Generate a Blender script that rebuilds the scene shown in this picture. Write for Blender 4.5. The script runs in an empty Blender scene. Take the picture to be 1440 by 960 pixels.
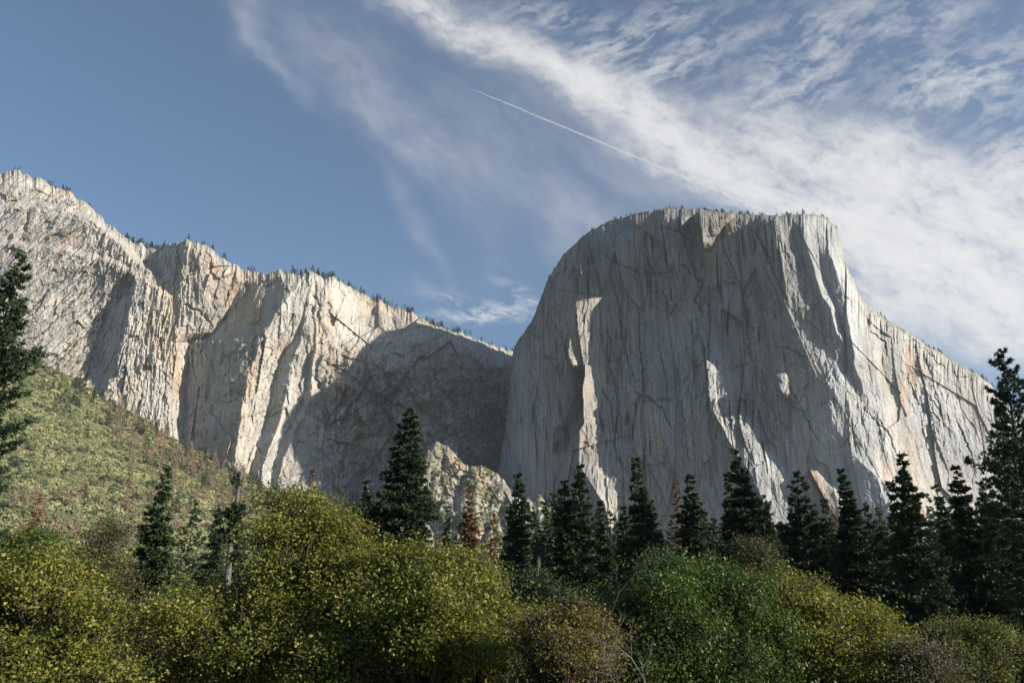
import bpy, math, random
import numpy as np
from mathutils import Vector
R = math.radians
PI = math.pi
rng = np.random.default_rng(7)

# ------------------------------------------------------------------ camera model
PITCH = R(20.0)
KPX = 0.643 / 720.0
CZ = 1.7
cP, sP = math.cos(PITCH), math.sin(PITCH)

def AB(px, py):
    """photo position -> (X/Y, Z/Y) of the viewing ray; tells how far east and up a real thing at distance Y stands"""
    a = (np.asarray(px, float) - 720) * KPX
    v = (480 - np.asarray(py, float)) * KPX
    den = cP - v * sP
    return a / den, (sP + v * cP) / den

def at(px, py, Y):
    A, B = AB(px, py)
    return np.stack([A * Y, Y * np.ones_like(A), CZ + B * Y], -1)

# ------------------------------------------------------------------ sun
SUN_AZ = R(68)          # from the camera's back towards the east
SUN_EL = R(18)
SH = (math.sin(SUN_AZ), -math.cos(SUN_AZ))    # horizontal direction towards the sun

# ------------------------------------------------------------------ noise
_perm = np.random.default_rng(11).permutation(65536).astype(np.int64)
def hsh(ix, iy, s=0):
    return _perm[(_perm[(ix.astype(np.int64) + s * 131) & 65535] + iy.astype(np.int64) + s * 7919) & 65535]
def rnd(ix, iy, s=0):
    return hsh(ix, iy, s) / 65535.0
def perlin(x, y, s=0):
    x0 = np.floor(x); y0 = np.floor(y)
    fx = x - x0; fy = y - y0
    def g(i, j):
        a = rnd(x0 + i, y0 + j, s) * 2 * PI
        return np.cos(a) * (fx - i) + np.sin(a) * (fy - j)
    u = fx ** 3 * (fx * (fx * 6 - 15) + 10); v = fy ** 3 * (fy * (fy * 6 - 15) + 10)
    a = g(0, 0) * (1 - u) + g(1, 0) * u
    b = g(0, 1) * (1 - u) + g(1, 1) * u
    return (a * (1 - v) + b * v) * 1.5
def fbm(x, y, s=0, o=5, gain=.5, lac=2.03):
    r = 0; a = 1; t = 0
    for i in range(o):
        r = r + a * perlin(x, y, s + i); t += a
        x = x * lac + 3.1; y = y * lac + 1.7; a *= gain
    return r / t * 1.6
def ridged(x, y, s=0, o=4):
    r = 0; a = 1; t = 0
    for i in range(o):
        r = r + a * (1 - 2 * np.abs(perlin(x, y, s + i))); t += a
        x = x * 2.1 + 5.1; y = y * 2.1 + 2.7; a *= .5
    return r / t
def facets(x, y, s=0, tilt=1.0, step=1.0):
    """broken plates: every cell has its own height and tilt; also returns the distance to the crack"""
    x0 = np.floor(x); y0 = np.floor(y)
    d1 = np.full(x.shape, 9e9); d2 = d1.copy(); h = np.zeros(x.shape)
    for i in (-1, 0, 1):
        for j in (-1, 0, 1):
            cx = x0 + i; cy = y0 + j
            jx = cx + rnd(cx, cy, s); jy = cy + rnd(cx, cy, s + 1)
            dx = x - jx; dy = y - jy
            d = dx * dx + dy * dy
            hh = step * (rnd(cx, cy, s + 2) * 2 - 1) + tilt * ((rnd(cx, cy, s + 3) * 2 - 1) * dx + (rnd(cx, cy, s + 4) * 2 - 1) * dy)
            c = d < d1
            d2 = np.where(c, d1, np.minimum(d2, d))
            h = np.where(c, hh, h); d1 = np.where(c, d, d1)
    return h, np.sqrt(d2) - np.sqrt(d1)
def sm(a, b, x):
    t = np.clip((x - a) / (b - a), 0, 1)
    return t * t * (3 - 2 * t)

# ------------------------------------------------------------------ object helpers
COL = bpy.context.scene.collection
def mesh_data(name, verts, faces, attrs=None, smooth=False):
    me = bpy.data.meshes.new(name)
    verts = np.asarray(verts, np.float32)
    if isinstance(faces, np.ndarray): groups = [faces]
    else: groups = [f for f in faces if len(f)]
    nl = sum(f.size for f in groups); nf = sum(len(f) for f in groups)
    me.vertices.add(len(verts)); me.loops.add(nl); me.polygons.add(nf)
    me.vertices.foreach_set('co', verts.ravel())
    me.loops.foreach_set('vertex_index', np.concatenate([f.ravel() for f in groups]).astype(np.int32))
    tot = np.concatenate([np.full(len(f), f.shape[1]) for f in groups])
    st = np.concatenate([[0], np.cumsum(tot)[:-1]])
    me.polygons.foreach_set('loop_start', st.astype(np.int32))
    me.polygons.foreach_set('loop_total', tot.astype(np.int32))
    me.polygons.foreach_set('use_smooth', np.full(nf, smooth))
    me.update(calc_edges=True)
    for k, a in (attrs or {}).items():
        at_ = me.attributes.new(k, 'FLOAT', 'POINT')
        at_.data.foreach_set('value', np.asarray(a, np.float32).ravel())
    return me
def obj(name, me, mat=None, parent=None, loc=None):
    o = bpy.data.objects.new(name, me); COL.objects.link(o)
    if mat is not None and me is not None and len(me.materials) == 0: me.materials.append(mat)
    if parent is not None: o.parent = parent
    if loc is not None: o.location = loc
    return o
def thing(name, label, cat, loc, group=None, rotz=0):
    o = bpy.data.objects.new(name, None); COL.objects.link(o)
    o.location = loc; o.rotation_euler = (0, 0, rotz)
    o.empty_display_size = .2
    o['label'] = label; o['category'] = cat
    if group: o['group'] = group
    return o
def tag(o, label=None, cat=None, group=None, kind=None):
    if label: o['label'] = label
    if cat: o['category'] = cat
    if group: o['group'] = group
    if kind: o['kind'] = kind
    return o

# ------------------------------------------------------------------ materials
class NT:
    def __init__(s, nt):
        s.nt = nt; s.n = nt.nodes; s.l = nt.links
    def new(s, t, **k):
        nd = s.n.new(t)
        for a, b in k.items(): setattr(nd, a, b)
        return nd
    def put(s, sock, v):
        if isinstance(v, bpy.types.NodeSocket): s.l.new(v, sock)
        elif v is not None: sock.default_value = v
    def m(s, op, a, b=None, c=None, clamp=False):
        nd = s.new('ShaderNodeMath', operation=op, use_clamp=clamp)
        s.put(nd.inputs[0], a)
        if b is not None: s.put(nd.inputs[1], b)
        if c is not None: s.put(nd.inputs[2], c)
        return nd.outputs[0]
    def noise(s, vec, scale, detail=5, rough=.55, dist=0, out=0):
        nd = s.new('ShaderNodeTexNoise'); s.put(nd.inputs['Vector'], vec)
        nd.inputs['Scale'].default_value = scale; nd.inputs['Detail'].default_value = detail
        nd.inputs['Roughness'].default_value = rough; nd.inputs['Distortion'].default_value = dist
        return nd.outputs[out]
    def mapr(s, v, a, b, c=0, d=1, smooth=True):
        nd = s.new('ShaderNodeMapRange', clamp=True, interpolation_type='SMOOTHSTEP' if smooth else 'LINEAR')
        s.put(nd.inputs[0], v); nd.inputs[1].default_value = a; nd.inputs[2].default_value = b
        nd.inputs[3].default_value = c; nd.inputs[4].default_value = d
        return nd.outputs[0]
    def mix(s, f, a, b, t='MIX'):
        nd = s.new('ShaderNodeMix', data_type='RGBA', blend_type=t)
        s.put(nd.inputs[0], f)
        for i, v in ((6, a), (7, b)):
            if isinstance(v, tuple) and len(v) == 3: v = (*v, 1)
            s.put(nd.inputs[i], v)
        return nd.outputs[2]
    def mapping(s, vec, sc=(1, 1, 1), rot=(0, 0, 0), loc=(0, 0, 0)):
        nd = s.new('ShaderNodeMapping'); s.put(nd.inputs[0], vec)
        nd.inputs['Scale'].default_value = sc; nd.inputs['Rotation'].default_value = rot; nd.inputs['Location'].default_value = loc
        return nd.outputs[0]
    def attr(s, name):
        return s.new('ShaderNodeAttribute', attribute_name=name).outputs['Fac']
    def ramp(s, f, stops):
        nd = s.new('ShaderNodeValToRGB'); s.put(nd.inputs[0], f)
        e = nd.color_ramp.elements
        while len(e) < len(stops): e.new(.5)
        for i, (p, c) in enumerate(stops): e[i].position = p; e[i].color = (*c, 1)
        return nd.outputs[0]

def new_mat(name):
    m = bpy.data.materials.new(name); m.use_nodes = True
    m.node_tree.nodes.clear()
    t = NT(m.node_tree)
    out = t.new('ShaderNodeOutputMaterial')
    b = t.new('ShaderNodeBsdfPrincipled'); b.inputs['Roughness'].default_value = .9
    b.inputs['Specular IOR Level'].default_value = .15
    t.l.new(b.outputs[0], out.inputs[0])
    return m, t, b, out

def rock_mat(name, light, tan, dark, green, diag=0.0):
    m, t, b, out = new_mat(name)
    pos = t.new('ShaderNodeNewGeometry').outputs['Position']
    warp = t.noise(pos, .004, 3, .5, out=1)
    wv = t.new('ShaderNodeVectorMath', operation='MULTIPLY_ADD')
    t.put(wv.inputs[0], warp); wv.inputs[1].default_value = (60, 60, 60); t.put(wv.inputs[2], pos)
    p = wv.outputs[0]
    big = t.noise(t.mapping(p, (1, 1, .45)), .0055, 5, .6)
    col = t.mix(t.mapr(big, .42, .66), light, tan)
    # dark water streaks running down the wall
    st = t.noise(t.mapping(p, (1, 1, .06), (0, diag, 0)), .05, 6, .68)
    st2 = t.noise(t.mapping(pos, (1, 1, .10), (0, diag, 0)), .17, 5, .65)
    area = t.noise(t.mapping(p, (1, 1, .6)), .008, 4, .6)
    sm_ = t.m('MULTIPLY', t.mapr(st, .47, .66), t.mapr(area, .38, .6, .25, 1))
    col = t.mix(t.m('MULTIPLY', sm_, .5), col, dark)
    col = t.mix(t.m('MULTIPLY', t.mapr(st2, .5, .72), .34), col, dark)
    # pale fresh scars
    sc = t.noise(t.mapping(p, (1, 1, .3), (0, .3, 0)), .022, 5, .6)
    col = t.mix(t.m('MULTIPLY', t.mapr(sc, .56, .7), .45), col, (min(1, light[0] * 1.22), min(1, light[1] * 1.21), min(1, light[2] * 1.2)))
    # orange weathering
    og = t.noise(t.mapping(p, (1, 1, .35)), .013, 5, .62)
    col = t.mix(t.m('MULTIPLY', t.mapr(og, .54, .70), .6), col, (.47, .31, .19))
    fl = t.noise(t.mapping(pos, (1, 1, .16), (0, diag, .5)), .07, 8, .75)
    lines = t.m('SUBTRACT', 1.0, t.mapr(t.m('ABSOLUTE', t.m('SUBTRACT', fl, .5)), 0, .022))
    col = t.mix(t.m('MULTIPLY', lines, .42), col, dark)
    gr = t.noise(pos, .35, 4, .7)
    col = t.mix(t.mapr(gr, .3, .75, .0, .5), col, t.mix(1.0, col, (.45, .45, .47), 'MULTIPLY'))
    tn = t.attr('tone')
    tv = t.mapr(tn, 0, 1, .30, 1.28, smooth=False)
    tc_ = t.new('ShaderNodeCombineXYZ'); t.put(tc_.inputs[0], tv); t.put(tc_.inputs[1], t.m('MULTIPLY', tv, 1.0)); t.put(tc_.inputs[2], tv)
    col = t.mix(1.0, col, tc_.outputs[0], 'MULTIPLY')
    ck = t.attr('crack')
    col = t.mix(t.m('MULTIPLY', ck, .6), col, (.06, .062, .065))
    vg = t.attr('veg')
    vn = t.noise(pos, .12, 3, .7)
    col = t.mix(t.m('MULTIPLY', vg, t.mapr(vn, .42, .6)), col, green)
    t.put(b.inputs['Base Color'], col)
    # fine relief below the size of the mesh
    n1 = t.noise(t.mapping(pos, (1, 1, .25), (0, diag, 0)), .12, 9, .68)
    n2 = t.noise(pos, .3, 6, .65)
    h = t.m('ADD', t.m('MULTIPLY', n1, 3.2), t.m('MULTIPLY', n2, 1.5))
    bp = t.new('ShaderNodeBump'); bp.inputs['Strength'].default_value = .9; bp.inputs['Distance'].default_value = 1.0
    t.put(bp.inputs['Height'], h); t.put(b.inputs['Normal'], bp.outputs[0])
    return m

def leaf_mat(name, stops, trans=.25, rough=.6, spec=.2):
    m, t, b, out = new_mat(name)
    v = t.attr('tint')
    oi = t.new('ShaderNodeObjectInfo').outputs['Random']
    f = t.m('ADD', v, t.m('MULTIPLY', t.m('SUBTRACT', oi, .5), .12))
    col = t.ramp(f, stops)
    t.put(b.inputs['Base Color'], col); b.inputs['Roughness'].default_value = rough
    b.inputs['Specular IOR Level'].default_value = spec
    tr = t.new('ShaderNodeBsdfTranslucent'); t.put(tr.inputs[0], col)
    mx = t.new('ShaderNodeMixShader'); mx.inputs[0].default_value = trans
    t.l.new(b.outputs[0], mx.inputs[1]); t.l.new(tr.outputs[0], mx.inputs[2]); t.l.new(mx.outputs[0], out.inputs[0])
    return m
def bark_mat(name, c1, c2, scale=3):
    m, t, b, out = new_mat(name)
    tc = t.new('ShaderNodeTexCoord').outputs['Object']
    n = t.noise(t.mapping(tc, (1, 1, .2)), scale, 6, .7)
    t.put(b.inputs['Base Color'], t.mix(t.mapr(n, .35, .65), c1, c2))
    bp = t.new('ShaderNodeBump'); bp.inputs['Distance'].default_value = .05
    t.put(bp.inputs['Height'], n); t.put(b.inputs['Normal'], bp.outputs[0])
    return m

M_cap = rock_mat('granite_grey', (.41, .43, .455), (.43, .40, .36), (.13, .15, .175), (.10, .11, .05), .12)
M_left = rock_mat('granite_pale', (.45, .435, .405), (.45, .39, .32), (.18, .19, .205), (.10, .115, .045), -.35)
M_knoll = rock_mat('granite_broken', (.42, .40, .37), (.40, .34, .28), (.2, .2, .2), (.09, .11, .045), 0)

def ground_mat(name, a, b_, c, sc):
    m, t, b, out = new_mat(name)
    pos = t.new('ShaderNodeNewGeometry').outputs['Position']
    n = t.noise(pos, sc, 6, .65); n2 = t.noise(pos, sc * 6, 4, .7)
    col = t.mix(t.mapr(n, .4, .6), a, b_); col = t.mix(t.mapr(n2, .55, .7), col, c)
    t.put(b.inputs['Base Color'], col)
    bp = t.new('ShaderNodeBump'); bp.inputs['Distance'].default_value = .3
    t.put(bp.inputs['Height'], n2); t.put(b.inputs['Normal'], bp.outputs[0])
    return m
M_slope = ground_mat('hillside_soil', (.14, .13, .07), (.09, .10, .05), (.30, .27, .22), .03)
M_ground = ground_mat('meadow', (.07, .075, .03), (.10, .09, .045), (.05, .05, .025), .15)

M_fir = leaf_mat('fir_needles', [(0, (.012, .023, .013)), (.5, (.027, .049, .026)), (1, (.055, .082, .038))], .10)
M_cedar = leaf_mat('cedar_needles', [(0, (.016, .030, .014)), (.5, (.032, .056, .022)), (1, (.06, .09, .035))], .15)
M_dead = leaf_mat('dead_needles', [(0, (.10, .055, .03)), (.5, (.17, .095, .055)), (1, (.26, .17, .10))], .2)
M_deadfar = leaf_mat('red_dead_needles', [(0, (.20, .15, .11)), (.5, (.33, .25, .18)), (1, (.42, .35, .26))], .2)
M_slopefir = leaf_mat('slope_fir_needles', [(0, (.03, .045, .022)), (.5, (.06, .085, .035)), (1, (.10, .12, .05))], .15)
M_rim = leaf_mat('rim_pine_needles', [(0, (.03, .04, .02)), (.5, (.05, .065, .03)), (1, (.08, .09, .045))], .12)
M_chap = leaf_mat('chaparral_leaves', [(0, (.07, .09, .04)), (.5, (.18, .195, .088)), (1, (.29, .28, .145))], .15)
OAKST = [(0, (.048, .076, .017)), (.4, (.14, .160, .028)), (.72, (.245, .245, .048)), (.9, (.34, .28, .065)), (1, (.28, .145, .045))]
M_oak = leaf_mat('oak_leaves', OAKST, .38, .5, .3)
M_oakg = leaf_mat('green_oak_leaves', [(0, (.028, .058, .015)), (.5, (.065, .115, .022)), (.85, (.14, .17, .035)), (1, (.24, .20, .045))], .38, .5, .3)
M_willow = leaf_mat('ochre_leaves', [(0, (.10, .10, .03)), (.5, (.17, .14, .045)), (1, (.26, .17, .06))], .35)
M_olive = leaf_mat('olive_leaves', [(0, (.05, .06, .028)), (.5, (.085, .09, .04)), (1, (.14, .13, .06))], .3)
M_olive2 = leaf_mat('pale_olive_leaves', [(0, (.06, .085, .022)), (.5, (.13, .145, .038)), (1, (.22, .21, .06))], .35)
M_bark = bark_mat('dark_bark', (.035, .028, .022), (.075, .06, .048))
M_barkg = bark_mat('grey_bark', (.06, .055, .05), (.15, .14, .13))
M_oakbark = bark_mat('oak_bark', (.03, .026, .022), (.075, .068, .06), 6)

# ------------------------------------------------------------------ cliffs
NX, NY = 1500 * 0 + 1130, 500   # 
nose_A, _ = AB(1150, 480)
NOSE = (float(nose_A) * 1450, 1450.0)
def Ysp(A):
    """the vertical sheet of sunlight that just clears the prow: distance of that sheet along a viewing azimuth"""
    s, c = SH[0], -SH[1]
    t = (NOSE[0] - A * NOSE[1]) / (s + A * c)
    return NOSE[1] + c * t

def curve(pts):
    p = np.array(pts, float)
    return lambda q: np.interp(q, p[:, 0], p[:, 1])

def sections(px, py, cs):
    """cs: list of (x(y) points, depth(y) points); depth between neighbouring curves is interpolated along each row"""
    X = np.stack([curve(c[0])(py) for c in cs]); O = np.stack([curve(c[1])(py) for c in cs])
    X = np.maximum.accumulate(X + np.arange(len(cs)).reshape(-1, 1, 1) * 1e-3, axis=0)
    r = np.broadcast_to(O[0], px.shape).copy()
    for k in range(len(cs) - 1):
        t = np.clip((px - X[k]) / np.maximum(X[k + 1] - X[k], 1e-3), 0, 1)
        inside = px >= X[k]
        r = np.where(inside, O[k] + (O[k + 1] - O[k]) * t, r)
    return r

def flake(px, py, left, right, h0, h1, tail):
    """a pillar standing proud of the wall: sharp edge on its left, leaning back to its right"""
    lo = max(left[0][0], right[0][0]); hi = min(left[-1][0], right[-1][0])
    xl = curve(left)(py); xr = curve(right)(py)
    t = (px - xl) / np.maximum(xr - xl, 1)
    h = np.where(t < 0, 0, h0 + (h1 - h0) * np.clip(t, 0, 1))
    h = np.where(t > 1, h1 * np.clip(1 - (px - xr) / tail, 0, 1), h)
    h *= sm(0, 1.5, px - xl + 1.0)
    return h * sm(lo - 2, lo + 7, py) * (1 - sm(hi - 8, hi + 8, py))

def grid_faces(nr, nc):
    i = np.arange(nr - 1)[:, None] * nc + np.arange(nc - 1)[None, :]
    return np.stack([i, i + nc, i + nc + 1, i + 1], -1).reshape(-1, 4)

def cliff(name, xs, sky, ybot, nrow, depth, mat, back=1500, jag=1.6, seed=3, vegf=None):
    skx = sky(xs) + jag * (fbm(xs / 16.0, xs * 0, seed, 5, .62) + .14 * (rnd(np.floor(xs / 7 + 2 * fbm(xs / 20, xs * 0, seed + 9, 2)), xs * 0, seed) - .5))
    s = np.linspace(0, 1, nrow)[:, None]
    px = np.broadcast_to(xs[None, :], (nrow, len(xs)))
    py = skx[None, :] + s * (ybot - skx[None, :])
    px = px.copy()
    Y, crack, veg, tone = depth(px, py, skx[None, :])
    P = at(px, py, Y)
    # lower skirt down below the valley floor
    sk = []
    for yb in (820, 850, 880, 905):
        if yb > ybot:
            sk.append(at(xs, np.full(len(xs), yb), Y[-1] - (yb - ybot) * 1.2))
    # plateau running back from the rim
    bk = []
    for d in (back, back * .6, back * .3, back * .12, 60, 25, 9):
        q = P[0].copy(); k = (q[:, 1] + d) / q[:, 1]
        z = q[:, 2] - .22 * max(d - 40, 0) + .06 * min(d, 40) + 6 * fbm(q[:, 0] / 90, q[:, 0] * 0 + d, 9, 3) * (d > 40)
        q[:, 0] *= k; q[:, 1] *= k; q[:, 2] = z
        bk.append(q)
    V = np.concatenate([np.stack(bk), P, np.stack(sk)], 0)
    def pad(a, v=0): return np.concatenate([np.full((len(bk), len(xs)), v), a, np.full((len(sk), len(xs)), v)], 0)
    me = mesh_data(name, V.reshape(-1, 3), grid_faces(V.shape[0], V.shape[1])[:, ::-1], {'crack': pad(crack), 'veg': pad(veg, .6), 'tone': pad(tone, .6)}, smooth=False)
    o = obj(name, me, mat)
    rim = lambda x: np.stack([np.interp(x, xs, P[0][:, k]) for k in range(3)], -1)
    return o, rim, (px, py, Y)

def joints(px, py, lines):
    """named joints and corners of the wall: returns 0..1 on each crack, fading at its ends"""
    out = np.zeros(px.shape)
    wx = px + 2.6 * fbm(px / 9, py / 9, 501, 3); wy = py + 2.6 * fbm(px / 9, py / 9, 505, 3)
    for pts, wd, st in lines:
        pts = np.array(pts, float); L = len(pts) - 1
        lo = pts.min(0) - 12; hi = pts.max(0) + 12
        m = (px > lo[0]) & (px < hi[0]) & (py > lo[1]) & (py < hi[1])
        x, y = wx[m], wy[m]; best = np.full(x.shape, 99.0); tt = np.zeros(x.shape)
        for i in range(L):
            a, c = pts[i], pts[i + 1]; e = c - a; q = np.clip(((x - a[0]) * e[0] + (y - a[1]) * e[1]) / (e @ e), 0, 1)
            d = np.hypot(x - a[0] - q * e[0], y - a[1] - q * e[1]); k = d < best
            best = np.where(k, d, best); tt = np.where(k, (i + q) / L, tt)
        w_ = wd * (.35 + .65 * np.sin(np.clip(tt, 0, 1) * PI)) 
        out[m] = np.maximum(out[m], st * np.exp(-(best / w_) ** 2))
    return out
CAPJ = [([(935, 320), (954, 325), (973, 341), (974, 363)], 1.4, .9), ([(905, 355), (918, 379), (913, 412), (918, 433)], 1.3, .8), ([(960, 372), (978, 390), (989, 398), (978, 422), (989, 447)], 1.9, 1), ([(859, 390), (870, 428), (875, 477), (886, 517)], 1.6, .9),
    ([(997, 400), (997, 433), (998, 520)], 1.4, .9), ([(1038, 341), (1048, 439), (1059, 466)], 1.4, .8), ([(853, 480), (853, 545)], 1.5, .8), ([(899, 440), (899, 480), (905, 548)], 2.2, 1), ([(891, 550), (913, 559), (932, 577), (947, 605)], 1.7, 1),
    ([(856, 520), (867, 556), (875, 626)], 1.4, .8), ([(1059, 520), (1059, 562), (1056, 644)], 1.3, .7), ([(1019, 351), (1041, 401), (1050, 454), (1056, 507)], 1.5, .8), ([(1056, 317), (1072, 342), (1081, 364)], 1.2, .8), ([(1078, 486), (1110, 490), (1144, 507)], 1.2, .6),
    ([(1225, 467), (1244, 482), (1247, 501)], 2.2, 1), ([(1300, 504), (1309, 526)], 1.5, .9), ([(1297, 544), (1322, 578)], 1.3, .8), ([(1345, 590), (1366, 640)], 1.8, .9), ([(1237, 590), (1250, 612), (1259, 637)], 2.4, 1), ([(1262, 460), (1300, 490), (1330, 520)], 1.6, .8),
    ([(842, 352), (870, 372), (905, 386), (945, 382)], 1.2, .7), ([(745, 520), (760, 560), (752, 610)], 1.2, .6), ([(770, 440), (790, 470), (796, 500)], 1.2, .6), ([(925, 480), (938, 540), (940, 600)], 1.3, .7), ([(955, 520), (962, 600), (970, 650)], 1.1, .6),
    ([(1010, 390), (1024, 400), (1040, 398)], 1.3, .7), ([(880, 640), (910, 655), (950, 650)], 1.1, .6), ([(960, 306), (973, 330), (978, 352)], 1.5, .8), ([(1100, 560), (1130, 580), (1150, 620)], 1.2, .6)]
LEFTJ = [([(77, 513), (123, 467), (150, 440)], 1.6, .9), ([(257, 427), (283, 440), (300, 460)], 2.0, 1), ([(0, 312), (25, 298), (50, 290), (117, 307), (140, 322)], 2.2, 1), ([(23, 290), (40, 297), (32, 340)], 2.6, 1), ([(60, 470), (95, 430), (130, 400)], 1.5, .8),
    ([(40, 440), (70, 405), (100, 385)], 1.4, .7), ([(222, 372), (226, 392)], 3, 1), ([(330, 380), (326, 400), (316, 430)], 2, .8), ([(440, 415), (450, 430), (446, 445)], 2.2, 1), ([(552, 448), (556, 470)], 3.2, 1), ([(505, 402), (520, 430)], 1.6, .7),
    ([(455, 508), (480, 520), (510, 545), (540, 580), (570, 615), (600, 660)], 4.2, .9), ([(480, 500), (520, 512), (560, 535), (600, 575), (640, 620)], 3.6, .8), ([(500, 540), (540, 560), (580, 600), (620, 650)], 3.0, .8), ([(560, 500), (575, 540), (590, 560)], 2.4, .8),
    ([(620, 545), (650, 580), (665, 640)], 3.0, .9), ([(640, 520), (680, 560), (700, 620)], 2.6, .8), ([(590, 480), (600, 520), (606, 560)], 2.2, .8), ([(660, 500), (690, 530), (712, 590)], 2.6, .7), ([(445, 590), (470, 600), (478, 640)], 1.6, .7), ([(520, 600), (524, 680)], 1.4, .6), ([(360, 470), (352, 510), (350, 560)], 1.6, .7),
    ([(180, 470), (176, 520), (190, 560)], 1.6, .7), ([(228, 520), (240, 550)], 1.6, .8), ([(235, 560), (236, 600)], 1.6, .8)]
# --- the great monolith
sky_cap = curve([(655, 800), (670, 760), (690, 705), (703, 650), (711, 600), (716, 550), (719, 510), (722, 492), (728, 479), (740, 463), (752, 442), (760, 420), (768, 398),
    (778, 380), (790, 362), (803, 347), (818, 333), (840, 318), (860, 310), (885, 303), (910, 297), (945, 293), (980, 294), (1010, 298), (1060, 301),
    (1090, 303), (1120, 301), (1145, 300), (1160, 306), (1172, 315), (1180, 332), (1186, 350), (1190, 370), (1197, 388), (1207, 410), (1222, 433),
    (1240, 445), (1262, 458), (1285, 472), (1300, 484), (1320, 495), (1340, 508), (1360, 518), (1380, 530), (1395, 542), (1402, 556), (1440, 592), (1560, 650), (1720, 690)])

def depth_cap(px, py, skx):
    A, B = AB(px, py)
    u = A * 1700; w = B * 1700
    # slight wandering of every drawn line
    wx = 3.2 * fbm(u / 60, w / 90, 31, 4) ; pxw = px + wx; pyw = py + 3 * fbm(u / 70, w / 70, 37, 3)
    prof = lambda d: [(280, 860 + d * .2), (300, 875 + d), (345, 805 + d), (400, 768 + d), (460, 742 + d), (495, 722 + d), (600, 712 + d), (700, 692 + d), (800, 660 + d)]
    cs = [
        (prof(-30), [(0, 230)]),
        (prof(0), [(0, 130)]),
        (prof(22), [(0, 72)]),
        (prof(60), [(0, 34)]),
        ([(280, 905), (800, 905)], [(300, 26), (500, 24), (700, 20)]),
        ([(280, 985), (500, 985), (800, 1030)], [(300, 18), (500, 20), (700, 15)]),
        ([(280, 1050), (500, 1075), (800, 1150)], [(300, 11), (500, 13), (700, 10)]),
        # prow edge: light begins here
        ([(290, 1088), (314, 1091), (373, 1099), (407, 1107), (439, 1109), (470, 1124), (501, 1137), (523, 1152), (551, 1170), (590, 1170), (625, 1187), (669, 1232), (700, 1244), (760, 1262)],
         [(300, -38), (400, -34), (450, -20), (500, -14), (560, -4), (620, 0), (700, 2)]),
        ([(290, 1106), (311, 1109), (357, 1122), (395, 1140), (426, 1148), (489, 1165), (504, 1171), (560, 1192), (625, 1215), (700, 1262), (760, 1280)],
         [(300, -10), (400, -4), (470, 0), (504, 4), (560, 11), (700, 16)]),
        ([(290, 1122), (307, 1127), (342, 1134), (407, 1153), (436, 1166), (467, 1176), (480, 1182), (510, 1180), (560, 1200), (625, 1225), (700, 1270), (760, 1290)],
         [(300, -8), (400, -16), (470, -12), (510, 14), (560, 22), (700, 30)]),
        ([(290, 1140), (329, 1146), (350, 1151), (379, 1158), (423, 1170), (473, 1188), (510, 1190), (560, 1210), (625, 1240), (700, 1280), (760, 1300)],
         [(300, 20), (350, 10), (420, 8), (473, 6), (510, 26), (560, 36), (700, 44)]),
        ([(290, 1150), (332, 1158), (365, 1172), (404, 1181), (457, 1196), (510, 1200), (560, 1222), (625, 1250), (700, 1292), (760, 1312)],
         [(300, 40), (340, 18), (365, 0), (457, -3), (510, 10), (560, 42), (700, 58)]),
        ([(290, 1180), (340, 1186), (433, 1224), (520, 1236), (600, 1252), (700, 1290), (760, 1315)],
         [(300, 72), (433, 64), (520, 66), (600, 72), (700, 74)]),
        ([(290, 1190), (340, 1196), (433, 1232), (520, 1243), (600, 1262), (700, 1296), (760, 1325)],
         [(300, 90), (433, 90), (520, 92), (600, 92), (700, 88)]),
        ([(290, 1300), (700, 1330)], [(300, 170), (600, 148), (700, 136)]),
        ([(290, 1360), (700, 1372)], [(300, 205), (600, 188), (700, 168)]),
        ([(290, 1450)], [(300, 270), (700, 230)]),
        ([(290, 1750)], [(300, 520), (700, 430)]),
    ]
    off = sections(pxw, pyw, cs)
    fl = np.zeros_like(off)
    # two lit pillars and smaller flakes on the shaded wall
    fl = np.maximum(fl, flake(pxw, pyw, [(371, 815), (390, 817), (428, 810), (455, 805), (496, 797), (520, 806)], [(371, 826), (404, 826), (422, 833), (466, 829), (520, 825)], 92, 62, 30))
    fl = np.maximum(fl, flake(pxw, pyw, [(505, 800), (515, 797), (542, 785), (566, 783), (600, 777), (630, 776)], [(505, 806), (534, 812), (560, 806), (586, 797), (600, 784), (630, 780)], 68, 48, 18))
    fl = np.maximum(fl, flake(pxw, pyw, [(508, 823), (540, 822), (594, 820), (607, 813), (648, 811), (680, 830), (710, 850), (760, 862)], [(508, 826), (572, 837), (615, 842), (653, 866), (675, 878), (705, 876), (760, 876)], 104, 66, 36))
    fl = np.maximum(fl, flake(pxw, pyw, [(502, 994), (542, 994), (575, 1001), (602, 1017), (632, 1031), (670, 1056), (709, 1075), (760, 1095)], [(502, 996), (518, 1008), (545, 1021), (564, 1022), (597, 1043), (653, 1074), (681, 1092), (760, 1112)], 56, 36, 28))
    fl = np.maximum(fl, flake(pxw, pyw, [(524, 1091), (540, 1096), (556, 1103)], [(524, 1103), (556, 1105)], 36, 28, 8))
    fl = np.maximum(fl, flake(pxw, pyw, [(656, 1138), (694, 1156), (740, 1180)], [(656, 1142), (687, 1170), (740, 1200)], 28, 18, 12))
    fl = np.maximum(fl, flake(pxw, pyw, [(302, 957), (324, 958)], [(302, 966), (324, 961)], 62, 48, 8))
    fl = np.maximum(fl, flake(pxw, pyw, [(298, 985), (314, 985), (347, 989)], [(298, 1032), (328, 1004), (332, 998), (347, 992)], 68, 40, 8))
    off -= fl
    # rounding over at the rim
    e = py - skx
    slope = np.abs(np.gradient(skx[0]) / np.gradient(px[0]))[None, :]
    e = e / np.sqrt(1 + slope ** 2)
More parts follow.
